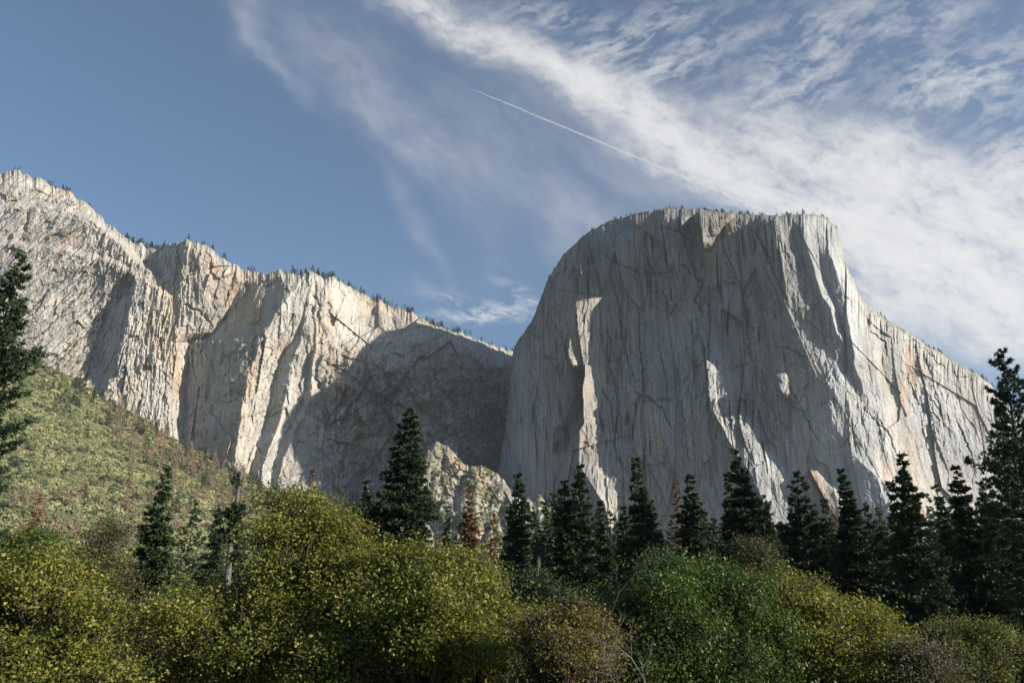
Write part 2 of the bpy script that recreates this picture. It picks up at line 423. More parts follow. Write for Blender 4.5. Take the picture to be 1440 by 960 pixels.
    off += 60 * np.exp(-np.maximum(e, 0) / 6.0) + 9 * np.exp(-np.maximum(e, 0) / 22.0) * (px < 1190)
    # plates, corners and cracks
    uw = u + 5 * fbm(u / 120, w / 200, 41, 2) - .04 * w
    ww = w + 8 * fbm(u / 60, w / 60, 43, 2)
    h1, c1 = facets(uw / 46, ww / 260, 50, 1.6, 1)
    h2, c2 = facets((uw + .10 * ww) / 17, ww / 80, 60, 1.5, 1)
    h3, c3 = facets((uw - .14 * ww) / 7.5, ww / 26, 70, 1.4, 1)
    h4, c4 = facets((u + .5 * w) / 30, (w - .5 * u) / 90, 75, 1.2, 1)
    rgh = .35 + .9 * sm(-.25, .45, fbm(u / 150, w / 190, 83, 3))
    h5, c5 = facets((u + .25 * w) / 130, (w - .25 * u) / 330, 77, 1.0, 1)
    shd = 1 - sm(1085, 1120, px)
    n = (h1 + .6) * (3.0 + 3.0 * shd) + h5 * 4.0 + ((h2 + .5 * shd) * (1.8 + 1.6 * shd) + (h3 + .4 * shd) * (1.0 + .8 * shd) + h4 * 1.4) * rgh
    n += 3.0 * fbm(uw / 50, ww / 300, 80, 3, .5) + 1.5 * rgh * fbm(u / 7, w / 10, 86, 5, .65)
    groove = np.clip(ridged(uw / 30, ww / 420, 90, 2) - .84, 0, 1) * (40 + 100 * shd) * sm(-.1, .4, fbm(u / 110, w / 150, 91, 3))
    arch = np.clip(ridged((u + .35 * w) / 90, (w - .3 * u) / 150, 97, 2) - .88, 0, 1) * (40 + 110 * shd)
    groove = groove + arch * .0
    rgt = sm(-6, 10, off - 6) * (px > 1130)
    amp = 1 - .2 * sm(1085, 1100, px) * (1 - sm(1200, 1230, px)) * (1 - sm(480, 560, py))
    Y = Ysp(A) + off + (n + groove) * amp
    jt = joints(px, py, [(p, .62 * w_, s_) for p, w_, s_ in CAPJ])
    Y = Y + jt * 8
    crack = np.clip(jt * .5, 0, 1) + np.clip(np.maximum(np.maximum(1 - c1 / .035, (1 - c2 / .05) * .6), (1 - c4 / .03) * .5), 0, 1) * sm(-.1, .45, fbm(u / 70, w / 70, 95, 3)) + np.clip(groove / 12, 0, 1) * .55
    lip = np.exp(-np.maximum(e, 0) / 3.5)
    shelf = sm(.35, .6, fbm(u / 80, w / 18, 99, 4)) * sm(1190, 1215, px) * np.exp(-np.maximum(e, 0) / 26)
    veg = np.clip(lip * 1.2 + shelf, 0, 1)
    # varnish streaks and plates of differing grey; paler lower apron; upper shaded face darkened, shade and haze put into the tone
    st = fbm(u / 3.2, w / 120, 300, 4, .7); st2 = fbm(u / 11, w / 230, 306, 4, .6); big = fbm(u / 120, w / 140, 312, 4, .55)
    pl = (rnd(np.floor(uw / 20 + .3 * st2), np.floor(ww / 90 + st2), 5) - .5)
    fin = fbm(u / 3.4, w / 4.6, 318, 4, .75)
    calm = sm(-.3, .3, fbm(u / 130, w / 110, 315, 3))
    tone = .60 + (.08 + .16 * calm) * st + (.10 + .18 * calm) * st2 + .20 * big + .10 * pl + .20 * fin
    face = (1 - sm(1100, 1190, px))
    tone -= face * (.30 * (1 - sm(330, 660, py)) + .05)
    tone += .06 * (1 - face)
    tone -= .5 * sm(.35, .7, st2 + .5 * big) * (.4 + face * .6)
    return Y, np.clip(crack, 0, 1), veg, np.clip(tone, 0, 1)

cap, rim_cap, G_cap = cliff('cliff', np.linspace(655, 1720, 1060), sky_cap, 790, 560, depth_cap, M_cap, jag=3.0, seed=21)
tag(cap, kind='structure')

# --- the long wall on the west side
sky_left = curve([(-420, 150), (-250, 190), (-100, 222), (0, 243), (20, 238), (45, 248), (75, 262), (95, 268), (110, 280), (125, 290), (150, 312), (180, 335), (200, 346), (222, 352), (236, 343),
    (262, 338), (285, 343), (300, 352), (320, 368), (345, 378), (365, 384), (395, 382), (415, 386), (430, 382), (455, 388), (470, 390), (495, 405), (520, 418),
    (550, 430), (580, 440), (595, 450), (610, 458), (640, 466), (670, 475), (690, 484), (705, 490), (722, 494), (800, 520)])
def depth_left(px, py, skx):
    A, B = AB(px, py)
    u = A * 2000; w = B * 2000
    pxw = px + 4 * fbm(u / 70, w / 80, 131, 4); pyw = py + 5 * fbm(u / 80, w / 80, 137, 4)
    base = np.interp(px, [-420, 0, 180, 300, 445, 600, 650, 725, 800], [1840, 1858, 1866, 1876, 1903, 1980, 2110, 2330, 2400])
    cs = [
        ([(0, -420)], [(0, 0)]),
        ([(0, 60)], [(240, 25), (400, 10), (700, 5)]),
        ([(240, 130), (400, 186), (430, 162), (450, 147), (490, 138), (545, 138), (600, 120)], [(380, 5), (400, 24), (450, 52), (520, 46), (560, 8)]),
        ([(240, 140), (400, 194), (440, 183), (470, 177), (520, 160), (545, 152), (600, 135)], [(380, 0), (400, -8), (450, -20), (520, -14), (560, 0)]),
        ([(240, 228), (345, 236), (375, 240), (400, 262), (480, 225)], [(300, 0), (340, 10), (345, 40), (372, 30), (385, 12), (480, 18)]),
        ([(240, 276), (345, 280), (385, 284), (400, 290), (480, 245), (600, 235)], [(300, 0), (345, 0), (385, 0), (480, 28)]),
        ([(380, 345), (400, 343), (440, 322), (468, 300), (480, 266), (560, 262), (620, 258), (700, 255)], [(375, 18), (400, 52), (440, 78), (480, 105), (620, 100)]),
        ([(380, 428), (390, 428), (410, 412), (440, 387), (470, 371), (520, 351), (600, 336), (650, 331), (700, 325)], [(375, -6), (390, -26), (440, -36), (560, -32), (660, -26)]),
        ([(380, 440), (471, 419), (495, 399), (525, 389), (560, 382), (590, 374), (630, 361), (650, 354), (700, 345)], [(440, -10), (475, 12), (500, 24), (640, 20)]),
        ([(380, 442), (471, 424), (480, 423), (510, 411), (540, 403), (580, 396), (615, 386), (650, 371), (700, 360)], [(440, -12), (475, -6), (500, -14), (640, -10)]),
        ([(380, 444), (500, 440), (512, 439), (534, 431), (559, 425), (577, 422), (609, 405), (634, 392), (700, 380)], [(490, 0), (520, 18), (600, 16), (640, 8)]),
        ([(380, 446), (500, 444), (512, 443), (534, 438), (565, 435), (590, 428), (620, 408), (640, 400), (700, 390)], [(490, -6), (520, -4), (600, -6)]),
        ([(380, 450), (540, 446), (700, 442)], [(400, -6), (560, 8)]),
        ([(380, 560)], [(400, -20), (520, 5), (600, 30)]),
        ([(380, 612), (480, 606), (560, 618)], [(430, -30), (480, -10), (520, 30), (600, 60)]),
        ([(380, 640)], [(430, -30), (480, -20), (520, 10)]),
        ([(380, 700)], [(460, -60), (500, -20), (560, 0)]),
        ([(380, 800)], [(0, 0)]),
    ]
    off = sections(pxw, pyw, cs)
    # upper-left terraces: each band of rock stands a little behind the one below it
    y1 = curve([(-420, 190), (0, 290), (60, 292), (110, 305), (150, 325), (220, 395)])(px)
    y2 = curve([(-420, 300), (0, 345), (80, 350), (160, 368), (200, 392), (245, 420)])(px)
    up = (1 - sm(200, 260, px))
    off += up * (60 * (1 - sm(-10, 3, pyw - y1)) + 30 * (1 - sm(-9, 3, pyw - y2)))
    off += up * 55 * (1 - sm(0, 1, (pyw - 240) / 260.0))
    e = (py - skx)
    off += 60 * np.exp(-np.maximum(e, 0) / 7.0)
    # lower wall stands forward a little
    off -= np.interp(py, [520, 600, 700, 780], [0, 30, 95, 105])
    off += 150 * sm(455, 520, px) * (1 - sm(0, 1, (py - 430) / 90.0)) * (1 - .1 * sm(600, 622, px))
    D = .85 * (1 - sm(120, 300, px)) + .05     # the joints lean on the far left
    uw = u - D * w + 6 * fbm(u / 120, w / 160, 141, 2); ww = w + D * .6 * u + 9 * fbm(u / 60, w / 60, 143, 2)
    h1, c1 = facets(uw / 52, ww / 120, 150, 1.7, 1)
    h2, c2 = facets(uw / 19, ww / 36, 160, 1.6, 1)
    h3, c3 = facets(uw / 8, ww / 13, 170, 1.5, 1)
    n = h1 * 8.0 + h2 * 4.6 + h3 * 2.0 + 7 * fbm(uw / 70, ww / 150, 180, 4, .5) + 2.6 * fbm(u / 11, w / 14, 186, 5, .66)
    groove = np.clip(ridged(uw / 36, ww / 330, 190, 2) - .84, 0, 1) * 40 * sm(-.2, .3, fbm(u / 110, w / 130, 192, 3))
    shade = sm(440, 460, px) * sm(480, 560, py)
    hb, _c = facets((u + .2 * w) / 110, (w - .2 * u) / 120, 221, 1.2, 1)
    off += (sm(430, 470, px) * sm(400, 440, py)) * (15 * hb + 16 * fbm(u / 75, w / 75, 225, 3) - 20 * np.clip(ridged((u + .5 * w) / 120, w / 400, 229, 2) - .4, 0, 1))
    am = (.46 + .3 * sm(-.2, .4, fbm(u / 170, w / 150, 191, 3))) * (1 + 1.6 * shade)
    Y = base + off + (n + groove) * am
    jt = joints(px, py, LEFTJ)
    Y = Y + jt * 8
    crack = np.clip(jt * .35, 0, 1) + np.clip(np.maximum(1 - c1 / .03, (1 - c2 / .05) * .6), 0, 1) * sm(-.1, .45, fbm(u / 80, w / 80, 195, 3)) + np.clip(groove / 10, 0, 1) * .35
    ledge = sm(.28, .5, fbm((u * .8 + w * 1.1) / 160, (w - .45 * u) / 20, 199, 4))
    veg = np.exp(-np.maximum(e, 0) / 4.0) + ledge * (sm(.05, .4, fbm(u / 160, w / 120, 205, 3))) * .8
    amph = sm(450, 520, px) * sm(500, 560, py) * (sm(-.05, .3, fbm(u / 60, w / 50, 209, 4)))
    veg = np.clip(veg + amph * 1.0, 0, 1)
    st = fbm(uw / 3.6, ww / 80, 330, 4, .7); st2 = fbm(uw / 13, ww / 150, 336, 4, .6); big = fbm(u / 110, w / 90, 342, 4, .6)
    fin = fbm(u / 3.6, w / 4.6, 348, 4, .75)
    tone = .62 + .17 * st + .20 * st2 + .24 * big + .22 * fin - .13 * sm(445, 500, px) * sm(480, 540, py)  # last term darkens the monolith's shadow area: shade put into the tone
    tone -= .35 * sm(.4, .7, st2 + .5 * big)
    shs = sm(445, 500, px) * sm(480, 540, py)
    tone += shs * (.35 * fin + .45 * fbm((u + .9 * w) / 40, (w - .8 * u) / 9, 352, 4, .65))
    return Y, np.clip(crack, 0, 1), veg, np.clip(tone, 0, 1)
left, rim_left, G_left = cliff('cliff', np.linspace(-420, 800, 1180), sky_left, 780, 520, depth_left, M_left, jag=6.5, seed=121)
tag(left, kind='structure')

# --- wooded talus slope under the west wall
NS = 420
def sheet(name, xs, sky, ybot, nrow, depth, mat, jag=0, attrs=False):
    s = np.linspace(0, 1, nrow)[:, None] ** 1.0
    skx = sky(xs) + jag * fbm(xs / 14.0, xs * 0, 77, 5, .6)
    px = np.broadcast_to(xs[None, :], (nrow, len(xs))).copy()
    py = skx[None, :] + s * (ybot - skx[None, :])
    Y, crack, veg = depth(px, py, skx[None, :])
    P = at(px, py, Y)
    q = P[0].copy(); k = (q[:, 1] + 260) / q[:, 1]; z = q[:, 2] - 60; q = q * k[:, None]; q[:, 2] = z
    V = np.concatenate([q[None], P], 0)
    pad = lambda a: np.concatenate([a[:1], a], 0)
    me = mesh_data(name, V.reshape(-1, 3), grid_faces(V.shape[0], V.shape[1])[:, ::-1], {'crack': pad(crack), 'veg': pad(veg), 'tone': pad(.50 + .3 * fbm(px / 7, py / 11, 271, 4))}, smooth=False)
    return obj(name, me, mat), (px, py, Y)
sky_slope = curve([(-400, 400), (-200, 455), (0, 500), (50, 508), (100, 530), (150, 562), (200, 592), (250, 622), (300, 648), (350, 664), (400, 680), (450, 692), (500, 700), (560, 722), (640, 750), (760, 770)])
def Yslope(px, py, skx):
    top = np.interp(px, [-400, 0, 200, 350, 450, 560, 760], [1650, 1720, 1790, 1840, 1960, 2060, 2100])
    t = np.clip((py - skx) / (890 - skx), 0, 1)
    return top * (1 - t) ** 1.0 + 420 * t
def depth_slope(px, py, skx):
    Y = Yslope(px, py, skx)
    A, B = AB(px, py)
    u = A * Y; w = Y
    Y = Y + 16 * fbm(u / 120, w / 200, 210, 5) + 40 * ridged(u / 240, w / 900, 215, 3)
    return Y, np.zeros_like(Y), np.zeros_like(Y)
slope, G_slope = sheet('hillside', np.linspace(-400, 760, 420), sky_slope, 890, 220, depth_slope, M_slope)
tag(slope, kind='structure')

# --- broken knoll at the mouth of the amphitheatre
sky_kn = curve([(540, 770), (575, 700), (590, 655), (602, 630), (615, 621), (630, 628), (645, 645), (660, 656), (680, 655), (700, 666), (715, 684), (735, 702), (760, 700), (790, 722), (830, 742), (880, 752), (960, 770), (1500, 790)])
def depth_kn(px, py, skx):
    A, B = AB(px, py)
    Y = 1560 - (py - 620) * 1.6
    u = A * 1500; w = B * 1500
    h1, c1 = facets(u / 34, w / 44, 250, 1.5, 1); h2, c2 = facets(u / 12, w / 15, 255, 1.4, 1)
    e = np.maximum(py - skx, 0)
    Y = Y + h1 * 9 + h2 * 4 + 22 * fbm(u / 50, w / 110, 260, 4) + 50 * np.exp(-e / 6) + 16 * ridged(u / 40, w / 130, 265, 2) + 1.5 * fbm(u / 5, w / 5, 267, 3)
    veg = sm(-.12, .2, fbm(u / 40, w / 35, 270, 4)) + np.exp(-e / 3)
    return Y, np.clip(1 - c1 / .05, 0, 1) * .3, np.clip(veg, 0, 1)
kn, G_kn = sheet('rock_knoll', np.linspace(540, 1500, 760), sky_kn, 890, 230, depth_kn, M_knoll, jag=5)
tag(kn, kind='structure')

# --- valley floor out to the horizon
def ground_z(x, y):
    r = np.hypot(x, y)
    return -4.0 * sm(5, 16, r) + .25 * fbm(x / 14, y / 14, 301, 3) * sm(5, 20, r)
rr = np.concatenate([[0], np.geomspace(2, 5000, 80)]); th = np.linspace(0, 2 * PI, 145)
RR, TT = np.meshgrid(rr, th, indexing='ij')
gx, gy = RR * np.sin(TT), RR * np.cos(TT)
me = mesh_data('valley_floor', np.stack([gx, gy, ground_z(gx, gy)], -1).reshape(-1, 3), grid_faces(len(rr), len(th)), smooth=True)
o = obj('ground', me, M_ground); tag(o, kind='structure')

# ------------------------------------------------------------------ vegetation generators
class Geo:
    def __init__(s): s.v = []; s.f3 = []; s.f4 = []; s.t = []; s.n = 0
    def add(s, v, f, t=None):
        v = np.asarray(v, float).reshape(-1, 3)
        (s.f3 if f.shape[1] == 3 else s.f4).append(f + s.n)
        s.v.append(v); s.t.append(np.full(len(v), .5) if t is None else np.asarray(t).ravel()); s.n += len(v)
    def data(s, name, smooth=False):
        fs = []
        if s.f3: fs.append(np.concatenate(s.f3))
        if s.f4: fs.append(np.concatenate(s.f4))
        return mesh_data(name, np.concatenate(s.v), fs, {'tint': np.concatenate(s.t)}, smooth)
def tube(g, pts, rad, n=6):
    pts = np.asarray(pts, float); k = len(pts)
    T = np.gradient(pts, axis=0); T /= np.linalg.norm(T, axis=1)[:, None] + 1e-9
    ref = np.array([.3, .9, .1]); ref = ref if abs(T[0] @ ref) < .9 else np.array([1., 0, 0])
    N = np.cross(T, ref); N /= np.linalg.norm(N, axis=1)[:, None] + 1e-9
    B = np.cross(T, N)
    a = np.linspace(0, 2 * PI, n, endpoint=False)
    V = pts[:, None] + np.asarray(rad)[:, None, None] * (np.cos(a)[None, :, None] * N[:, None] + np.sin(a)[None, :, None] * B[:, None])
    i = np.arange(k - 1)[:, None] * n; j = np.arange(n)[None]; j2 = (j + 1) % n
    f = np.stack([i + j, i + j2, i + n + j2, i + n + j], -1).reshape(-1, 4)
    g.add(V.reshape(-1, 3), f)
def norm(v): return v / (np.linalg.norm(v, axis=-1, keepdims=True) + 1e-9)

def needles(g, C, D, L, W, tint, r, per=9, spread=.9):
    """tufts: C centres, D main direction; every tuft is `per` slim blades fanning out"""
    n = len(C)
    d = norm(D[:, None] + spread * r.normal(size=(n, per, 3)))
    side = norm(np.cross(d, r.normal(size=(n, per, 3))))
    l = (L[:, None] * r.uniform(.6, 1.15, (n, per)))[..., None]; w = (W[:, None] * r.uniform(.7, 1.2, (n, per)))[..., None]
    c = C[:, None] - d * l * .15
    v = np.stack([c - side * w * .4, c + d * l * .45 + side * w, c + d * l, c + d * l * .5 - side * w], 2)
    tt = np.repeat((tint[:, None] + r.uniform(-.12, .12, (n, per)))[..., None], 4, 2)
    g.add(v.reshape(-1, 3), np.arange(n * per * 4).reshape(-1, 4), np.clip(tt, 0, 1))

def conifer_data(H, rad, kind='fir', seed=1, cb=.15, dens=1.0, dead=0, asym=0, lean=0, tops=1, taper=.72, blade=1.0, detail=1.0):
    """H height, rad crown radius, cb height where the crown begins. Returns (trunk, crown) mesh data"""
    r = np.random.default_rng(seed)
    gt, gc = Geo(), Geo()
    k = 14; z = np.linspace(0, 1, k)
    wob = np.cumsum(r.normal(0, .004, (k, 2)), 0) * H
    tp = np.stack([wob[:, 0] + lean * H * z ** 1.5, wob[:, 1], z * H], -1)
    tr = np.maximum(H * .013 * (1 - z) ** .8, .02); tr[0] *= 1.3
    tube(gt, tp, tr, 8)
    axis = lambda q: np.stack([np.interp(q, z, tp[:, i]) for i in range(3)], -1)
    stems = [(axis, 1.0, 0.0)]
    if tops > 1:
        off = np.array([-rad * .42, rad * .1, 0])
        z2 = np.linspace(.45, .93, 8)
        tp2 = np.stack([axis(q) + off * sm(.45, .62, q) for q in z2])
        tube(gt, tp2, H * .009 * (1.02 - z2) ** .8 + .02, 6)
        stems.append((lambda q, tp2=tp2, z2=z2: np.stack([np.interp(q, z2, tp2[:, i]) for i in range(3)], -1), .93, .5))
    for si, (ax, ztop, zlow) in enumerate(stems):
        lo = max(cb, zlow)
        nwh = int((ztop - lo) * H * (1.9 if kind == 'fir' else 1.5) * dens ** .5 * detail)
        zz = lo + (ztop - lo) * np.linspace(0, 1, nwh) ** .92 + r.normal(0, .003, nwh)
        nb = 6 if kind == 'fir' else 5
        # irregular radius over height: bulges and gaps
        bul = 1 + .42 * fbm(zz * 9, zz * 0 + seed * 3.7, 5, 3)
        for i, q in enumerate(zz):
            t = max(0.0, (ztop - q) / max(ztop - cb, .01))       # 0 at the top
            if kind == 'fir': Lb = rad * min(1, (t / taper) ** .88 + .008)
            else: Lb = rad * min(1.0, (t * 2.1) ** .72 + .03) * (1 - .38 * max(0, t - .55))
            if stems.__len__() > 1: Lb *= .85
            Lb *= bul[i]
            ns = max(3, int(nb * min(1, .5 + t * 2)))
            ph = r.uniform(0, 2 * PI)
            for b in range(ns):
                if r.random() < (.10 if not dead else .25): continue
                az = ph + 2 * PI * b / ns + r.normal(0, .35)
                l = Lb * r.uniform(.42, 1.25) * (1 + asym * math.cos(az))
                if l < .16: l = .16
                qq = min(ztop, q + r.uniform(-.5, .5) * (ztop - lo) / nwh * 1.6)
                base = ax(np.array(qq)); base = base.reshape(3)
                up0 = (.55 if kind == 'pine' else .42) * (1 - t) + (-.12 if kind == 'fir' else .12)
                s = np.linspace(0, 1, 6)
                dx, dy = math.cos(az), math.sin(az)
                drop = (-.35 if kind == 'fir' else -.12) * l
                cz = up0 * l * s + drop * s ** 2 + (.20 * l * s ** 3)
                P = np.stack([base[0] + dx * l * s, base[1] + dy * l * s, base[2] + cz], -1)
                br = np.maximum(.018 * l * (1 - s) + .008, .012)
                if l > .5: tube(gt, P, br, 4)
                nt = max(3, int(l * (8.5 if kind == 'fir' else 6.0) * dens * detail)) if dead < 1 else 0
                if nt == 0:
                    continue
                ss = r.uniform(.18 if kind == 'fir' else .3, 1, nt) ** .8
                ss[0] = 1
                Q = np.stack([np.interp(ss, s, P[:, j]) for j in range(3)], -1)
                wd = (.26 if kind == 'fir' else .24) * l * (1.05 - ss * .7)
                lat = r.normal(0, 1, nt) * wd
                Q[:, 0] += -dy * lat; Q[:, 1] += dx * lat
                Q[:, 2] += r.normal(0, .05, nt) * l * .5 - (np.abs(lat) * .25 if kind == 'fir' else 0)
                D = np.tile(np.array([dx, dy, -.12 if kind == 'fir' else .38]), (nt, 1))
                D[:, 0] += -dy * np.sign(lat) * .6; D[:, 1] += dx * np.sign(lat) * .6
                Ln = np.full(nt, (.46 if kind == 'fir' else .44) * blade) * r.uniform(.8, 1.25, nt)
                Wn = Ln * (.17 if kind == 'fir' else .12)
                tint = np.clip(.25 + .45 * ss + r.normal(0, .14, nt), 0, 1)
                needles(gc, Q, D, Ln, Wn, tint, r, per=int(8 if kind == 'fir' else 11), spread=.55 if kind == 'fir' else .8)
    # leader
    tip = tp[-1]
    needles(gc, tip[None] + np.array([[0, 0, -.25]]), np.array([[0, 0, 1.]]), np.array([.5 * blade]), np.array([.05 * blade]), np.array([.5]), r, 9, .5)
    return gt.data('trunk', True), gc.data('crown')

def sky_z(px, py, Y): return CZ + float(AB(px, py)[1]) * Y

def conifer(label, px, py, Y, rpx, kind='fir', seed=1, name='conifer', mat=None, bark=None, group=None, cat='tree', **kw):
    A, B = AB(px, py); A = float(A); B = float(B)
    x = A * Y; gz = float(ground_z(np.array(x), np.array(Y)))
    H = CZ + B * Y - gz + .1
    rad = rpx * KPX * Y / cP * 1.0; kw['dens'] = kw.get('dens', 1.0) * (1.75 if kw.get('dens', 1) > .7 else 1.2)
    kw.setdefault('lean', float(np.random.default_rng(seed + 9).normal(0, .014)))
    lean = kw.get('lean', 0)
    t = thing(name, label, cat, (x - lean * H, Y, gz - .1), group, 0)
    a, b = conifer_data(H, rad, kind, seed, **kw)
    obj('trunk', a, bark or M_bark, t)
    if not (kw.get('dead', 0) >= 1): obj('crown', b, mat or M_fir, t)
    return t

def blob_mesh(g, c, rad, r, n=3):
    pass

# broadleaf crown: leaves gathered in sprays on a branching skeleton
def oak_data(lobes, base, seed, leaf=.1, nleaf=42000, twigs=1.0, ydepth=1.0, fill=.35):
    """lobes: rows of (x, y, z, r) in the tree's own metres; base: height of the fork"""
    r = np.random.default_rng(seed)
    gt, gc = Geo(), Geo()
    lobes = np.asarray(lobes, float)
    cen = lobes[:, :3].mean(0)
    fork = np.array([cen[0] * .3, cen[1] * .3, base])
    k = np.linspace(0, 1, 6)[:, None]
    tube(gt, fork * k + np.array([[.12, 0, 0]]) * np.sin(k * 5), np.linspace(.24, .15, 6), 8)
    # sprays
    wgt = lobes[:, 3] ** 2 * r.uniform(.35, 1.6, len(lobes)); wgt /= wgt.sum()
    nspr = int(nleaf / 22)
    ncl = max(nspr // 17, 8)
    cli = r.choice(len(lobes), ncl, p=wgt); cd_ = norm(r.normal(size=(ncl, 3))); crr = r.uniform(0, 1, ncl)
    own_c = r.integers(0, ncl, nspr)
    li = cli[own_c]
    d = cd_[own_c]
    d[:, 2] = np.where(crr[own_c] < .75, np.abs(d[:, 2]), d[:, 2])
    rr_ = 1.04 - (fill + .15) * crr[own_c] ** 1.3 + np.where(rnd(own_c, own_c * 0, 5) < .14, .22, 0)
    rough = 1 + .22 * fbm(d[:, 0] * 2.3 + li, d[:, 2] * 2.3 + d[:, 1], seed & 63, 3)
    S = lobes[li, :3] + d * (lobes[li, 3] * rr_ * rough)[:, None]
    S = S + r.normal(0, 1, (nspr, 3)) * np.array([leaf * 4.4, leaf * 4.4, leaf * 2.2]) + d * r.uniform(-.1, .5, (nspr, 1)) * leaf * 3
    # limbs to every lobe, twigs to part of the sprays
    for j, L in enumerate(lobes):
        mid = (fork + L[:3]) / 2 + r.normal(0, .12, 3) * L[3] + np.array([0, 0, -.1])
        q = np.linspace(0, 1, 8)[:, None]
        P = (1 - q) ** 2 * fork + 2 * q * (1 - q) * mid + q * q * L[:3]
        P += np.cumsum(r.normal(0, .03, P.shape), 0) * L[3] * .4
        tube(gt, P, np.linspace(.10, .03, 8), 5)
        if L[3] > .30 and r.random() < .8:
            e = L[:3] + np.array([r.normal(0, .5), -1, r.uniform(-.1, .6)]) * L[3] * .95
            q = np.linspace(0, 1, 9)[:, None]; a_ = P[3]
            F = a_ + (e - a_) * q + np.cumsum(r.normal(0, .05, (9, 3)), 0) + np.array([0, 0, .25]) * np.sin(q * PI)
            tube(gt, F, np.linspace(.055, .014, 9), 5)
            for z_ in range(4):
                s0 = F[r.integers(4, 9)]; dd = norm(r.normal(size=3) + np.array([0, -.4, .3])); T = s0 + dd * np.linspace(0, r.uniform(.4, 1.0), 5)[:, None] + np.cumsum(r.normal(0, .03, (5, 3)), 0)
                tube(gt, T, np.linspace(.018, .006, 5), 4)
        own = np.where(li == j)[0]
        r.shuffle(own)
        for s_ in own[:int((7 + 26 * L[3] ** 1.0 * .6) * twigs)]:
            e = S[s_] + d[s_] * r.uniform(-.1, .35)
            st_ = P[r.integers(4, 8)]
            q2 = np.linspace(0, 1, 5)[:, None]
            T = st_ + (e - st_) * q2 + np.cumsum(r.normal(0, .035, (5, 3)), 0) * np.sin(q2 * PI)
            tube(gt, T, np.linspace(.032, .009, 5), 4)
    per = 22
    sp = r.normal(0, 1, (nspr, per, 3)) * (leaf * 1.7)
    sp += d[:, None] * r.uniform(-.25, .2, (nspr, per, 1))
    C = S[:, None] + sp
    nrm = norm(r.normal(size=(nspr, per, 3)) + np.array([0, 0, .9]) + d[:, None] * .5)
    ax = norm(np.cross(nrm, r.normal(size=(nspr, per, 3))))
    bi = np.cross(nrm, ax)
    sz = leaf * r.uniform(.45, 1.4, (nspr, per))[..., None]
    v = np.stack([C - ax * sz * .55, C + bi * sz * .36 + ax * sz * .05 - nrm * sz * .10, C + ax * sz * .6 - nrm * sz * .08, C - bi * sz * .36 + ax * sz * .05 - nrm * sz * .10], 2)
    # groups of sprays share a tone
    tone = .42 + .30 * fbm(S[:, 0] / .9, S[:, 2] / .9 + S[:, 1] / 1.3, 7, 3) + r.normal(0, .10, nspr)
    tt = np.clip(tone[:, None] + r.normal(0, .11, (nspr, per)), 0, 1)
    hot = r.random((nspr, per)) < .035
    tt = np.where(hot, r.uniform(.8, 1, (nspr, per)), tt)
    gc.add(v.reshape(-1, 3), np.arange(nspr * per * 4).reshape(-1, 4), np.repeat(tt[..., None], 4, 2))
    return gt.data('trunk', True), gc.data('crown')

def oak(label, Y, lob, seed, mat=None, leaf=.086, nleaf=42000, name='oak_tree', bark=None, twigs=1.0, cat='tree', group=None, base=2.6, drop=0, fill=.35):
    """lob: (px, py, radius in photo pixels, nearer/farther metres) for each mass of the crown"""
    r = np.random.default_rng(seed + 5)
    cx = float(np.mean([AB(l[0], l[1])[0] for l in lob])) * Y
    gz = float(ground_z(np.array(cx), np.array(Y)))
    L = []
    for (px, py, rp, dy) in lob:
        py = py + drop
        yy = Y + dy; p = at(px, py, yy)
        rad = rp * KPX * yy / cP * .90
        L.append((p[0] - cx, yy - Y, p[2] - gz, rad * .52))
        for k in range(15 if rp > 34 else 8):       # the crown is many smaller masses, with hollows between them
            dd = norm(r.normal(size=3)); dd[2] = abs(dd[2]) if r.random() < .7 else dd[2]
            f = r.uniform(.5, 1.08)
            L.append((p[0] - cx + dd[0] * rad * f, yy - Y + dd[1] * rad * f, p[2] - gz + dd[2] * rad * f, rad * r.uniform(.14, .36)))
    t = thing(name, label, cat, (cx, Y, gz - .05), group)
    a, b = oak_data(L, base, seed, leaf, int(nleaf * 1.3), twigs, fill=fill)
    obj('trunk', a, bark or M_oakbark, t); obj('crown', b, mat or M_oak, t)
    return t
# ------------------------------------------------------------------ foreground conifers
C = conifer
C('tall dark pine cut by the left edge of the view', 22, 366, 58, 50, 'pine', 401, name='pine_tree', cb=.30, dens=1.15, asym=.1)
C('small brown dying conifer beside the tall left pine', 57, 694, 120, 22, 'fir', 402, mat=M_dead, cb=.2, dens=.6)
C('dark green conifer standing alone before the green hillside', 226, 656, 78, 38, 'fir', 403, cb=.1, mat=M_cedar, dens=1.1, asym=.1)
C('slim sparse young pine right of the lone hillside conifer', 276, 705, 84, 18, 'pine', 404, name='pine_tree', cb=.28, dens=.7)
C('thin brownish sparse conifer above the big oak', 437, 660, 110, 13, 'fir', 406, mat=M_dead, cb=.3, dens=.55)
C('large broad pine rising between the two big oaks, tallest of the middle', 572, 574, 82, 52, 'fir', 408, name='pine_tree', cb=.12, dens=1.0, taper=.5)
C('dense conifer tucked against the left side of the broad pine', 522, 676, 86, 24, 'fir', 409, cb=.1, dens=1.2)
C('thin half bare conifer against the right side of the broad pine', 598, 655, 88, 15, 'fir', 410, cb=.2, dens=.5)
C('short green conifer before the sunlit rock knoll', 627, 712, 125, 15, 'fir', 411, cb=.1)
C('brown dead conifer with full rusty crown below the rock knoll', 658, 690, 105, 26, 'fir', 412, mat=M_dead, cb=.15, dens=1.0)
C('pale dead conifer left of the dark fir', 693, 720, 112, 12, 'fir', 413, mat=M_dead, cb=.2, dens=.5)
C('dark narrow fir right of the rock knoll', 727, 667, 80, 28, 'fir', 414, cb=.12, dens=1.2)
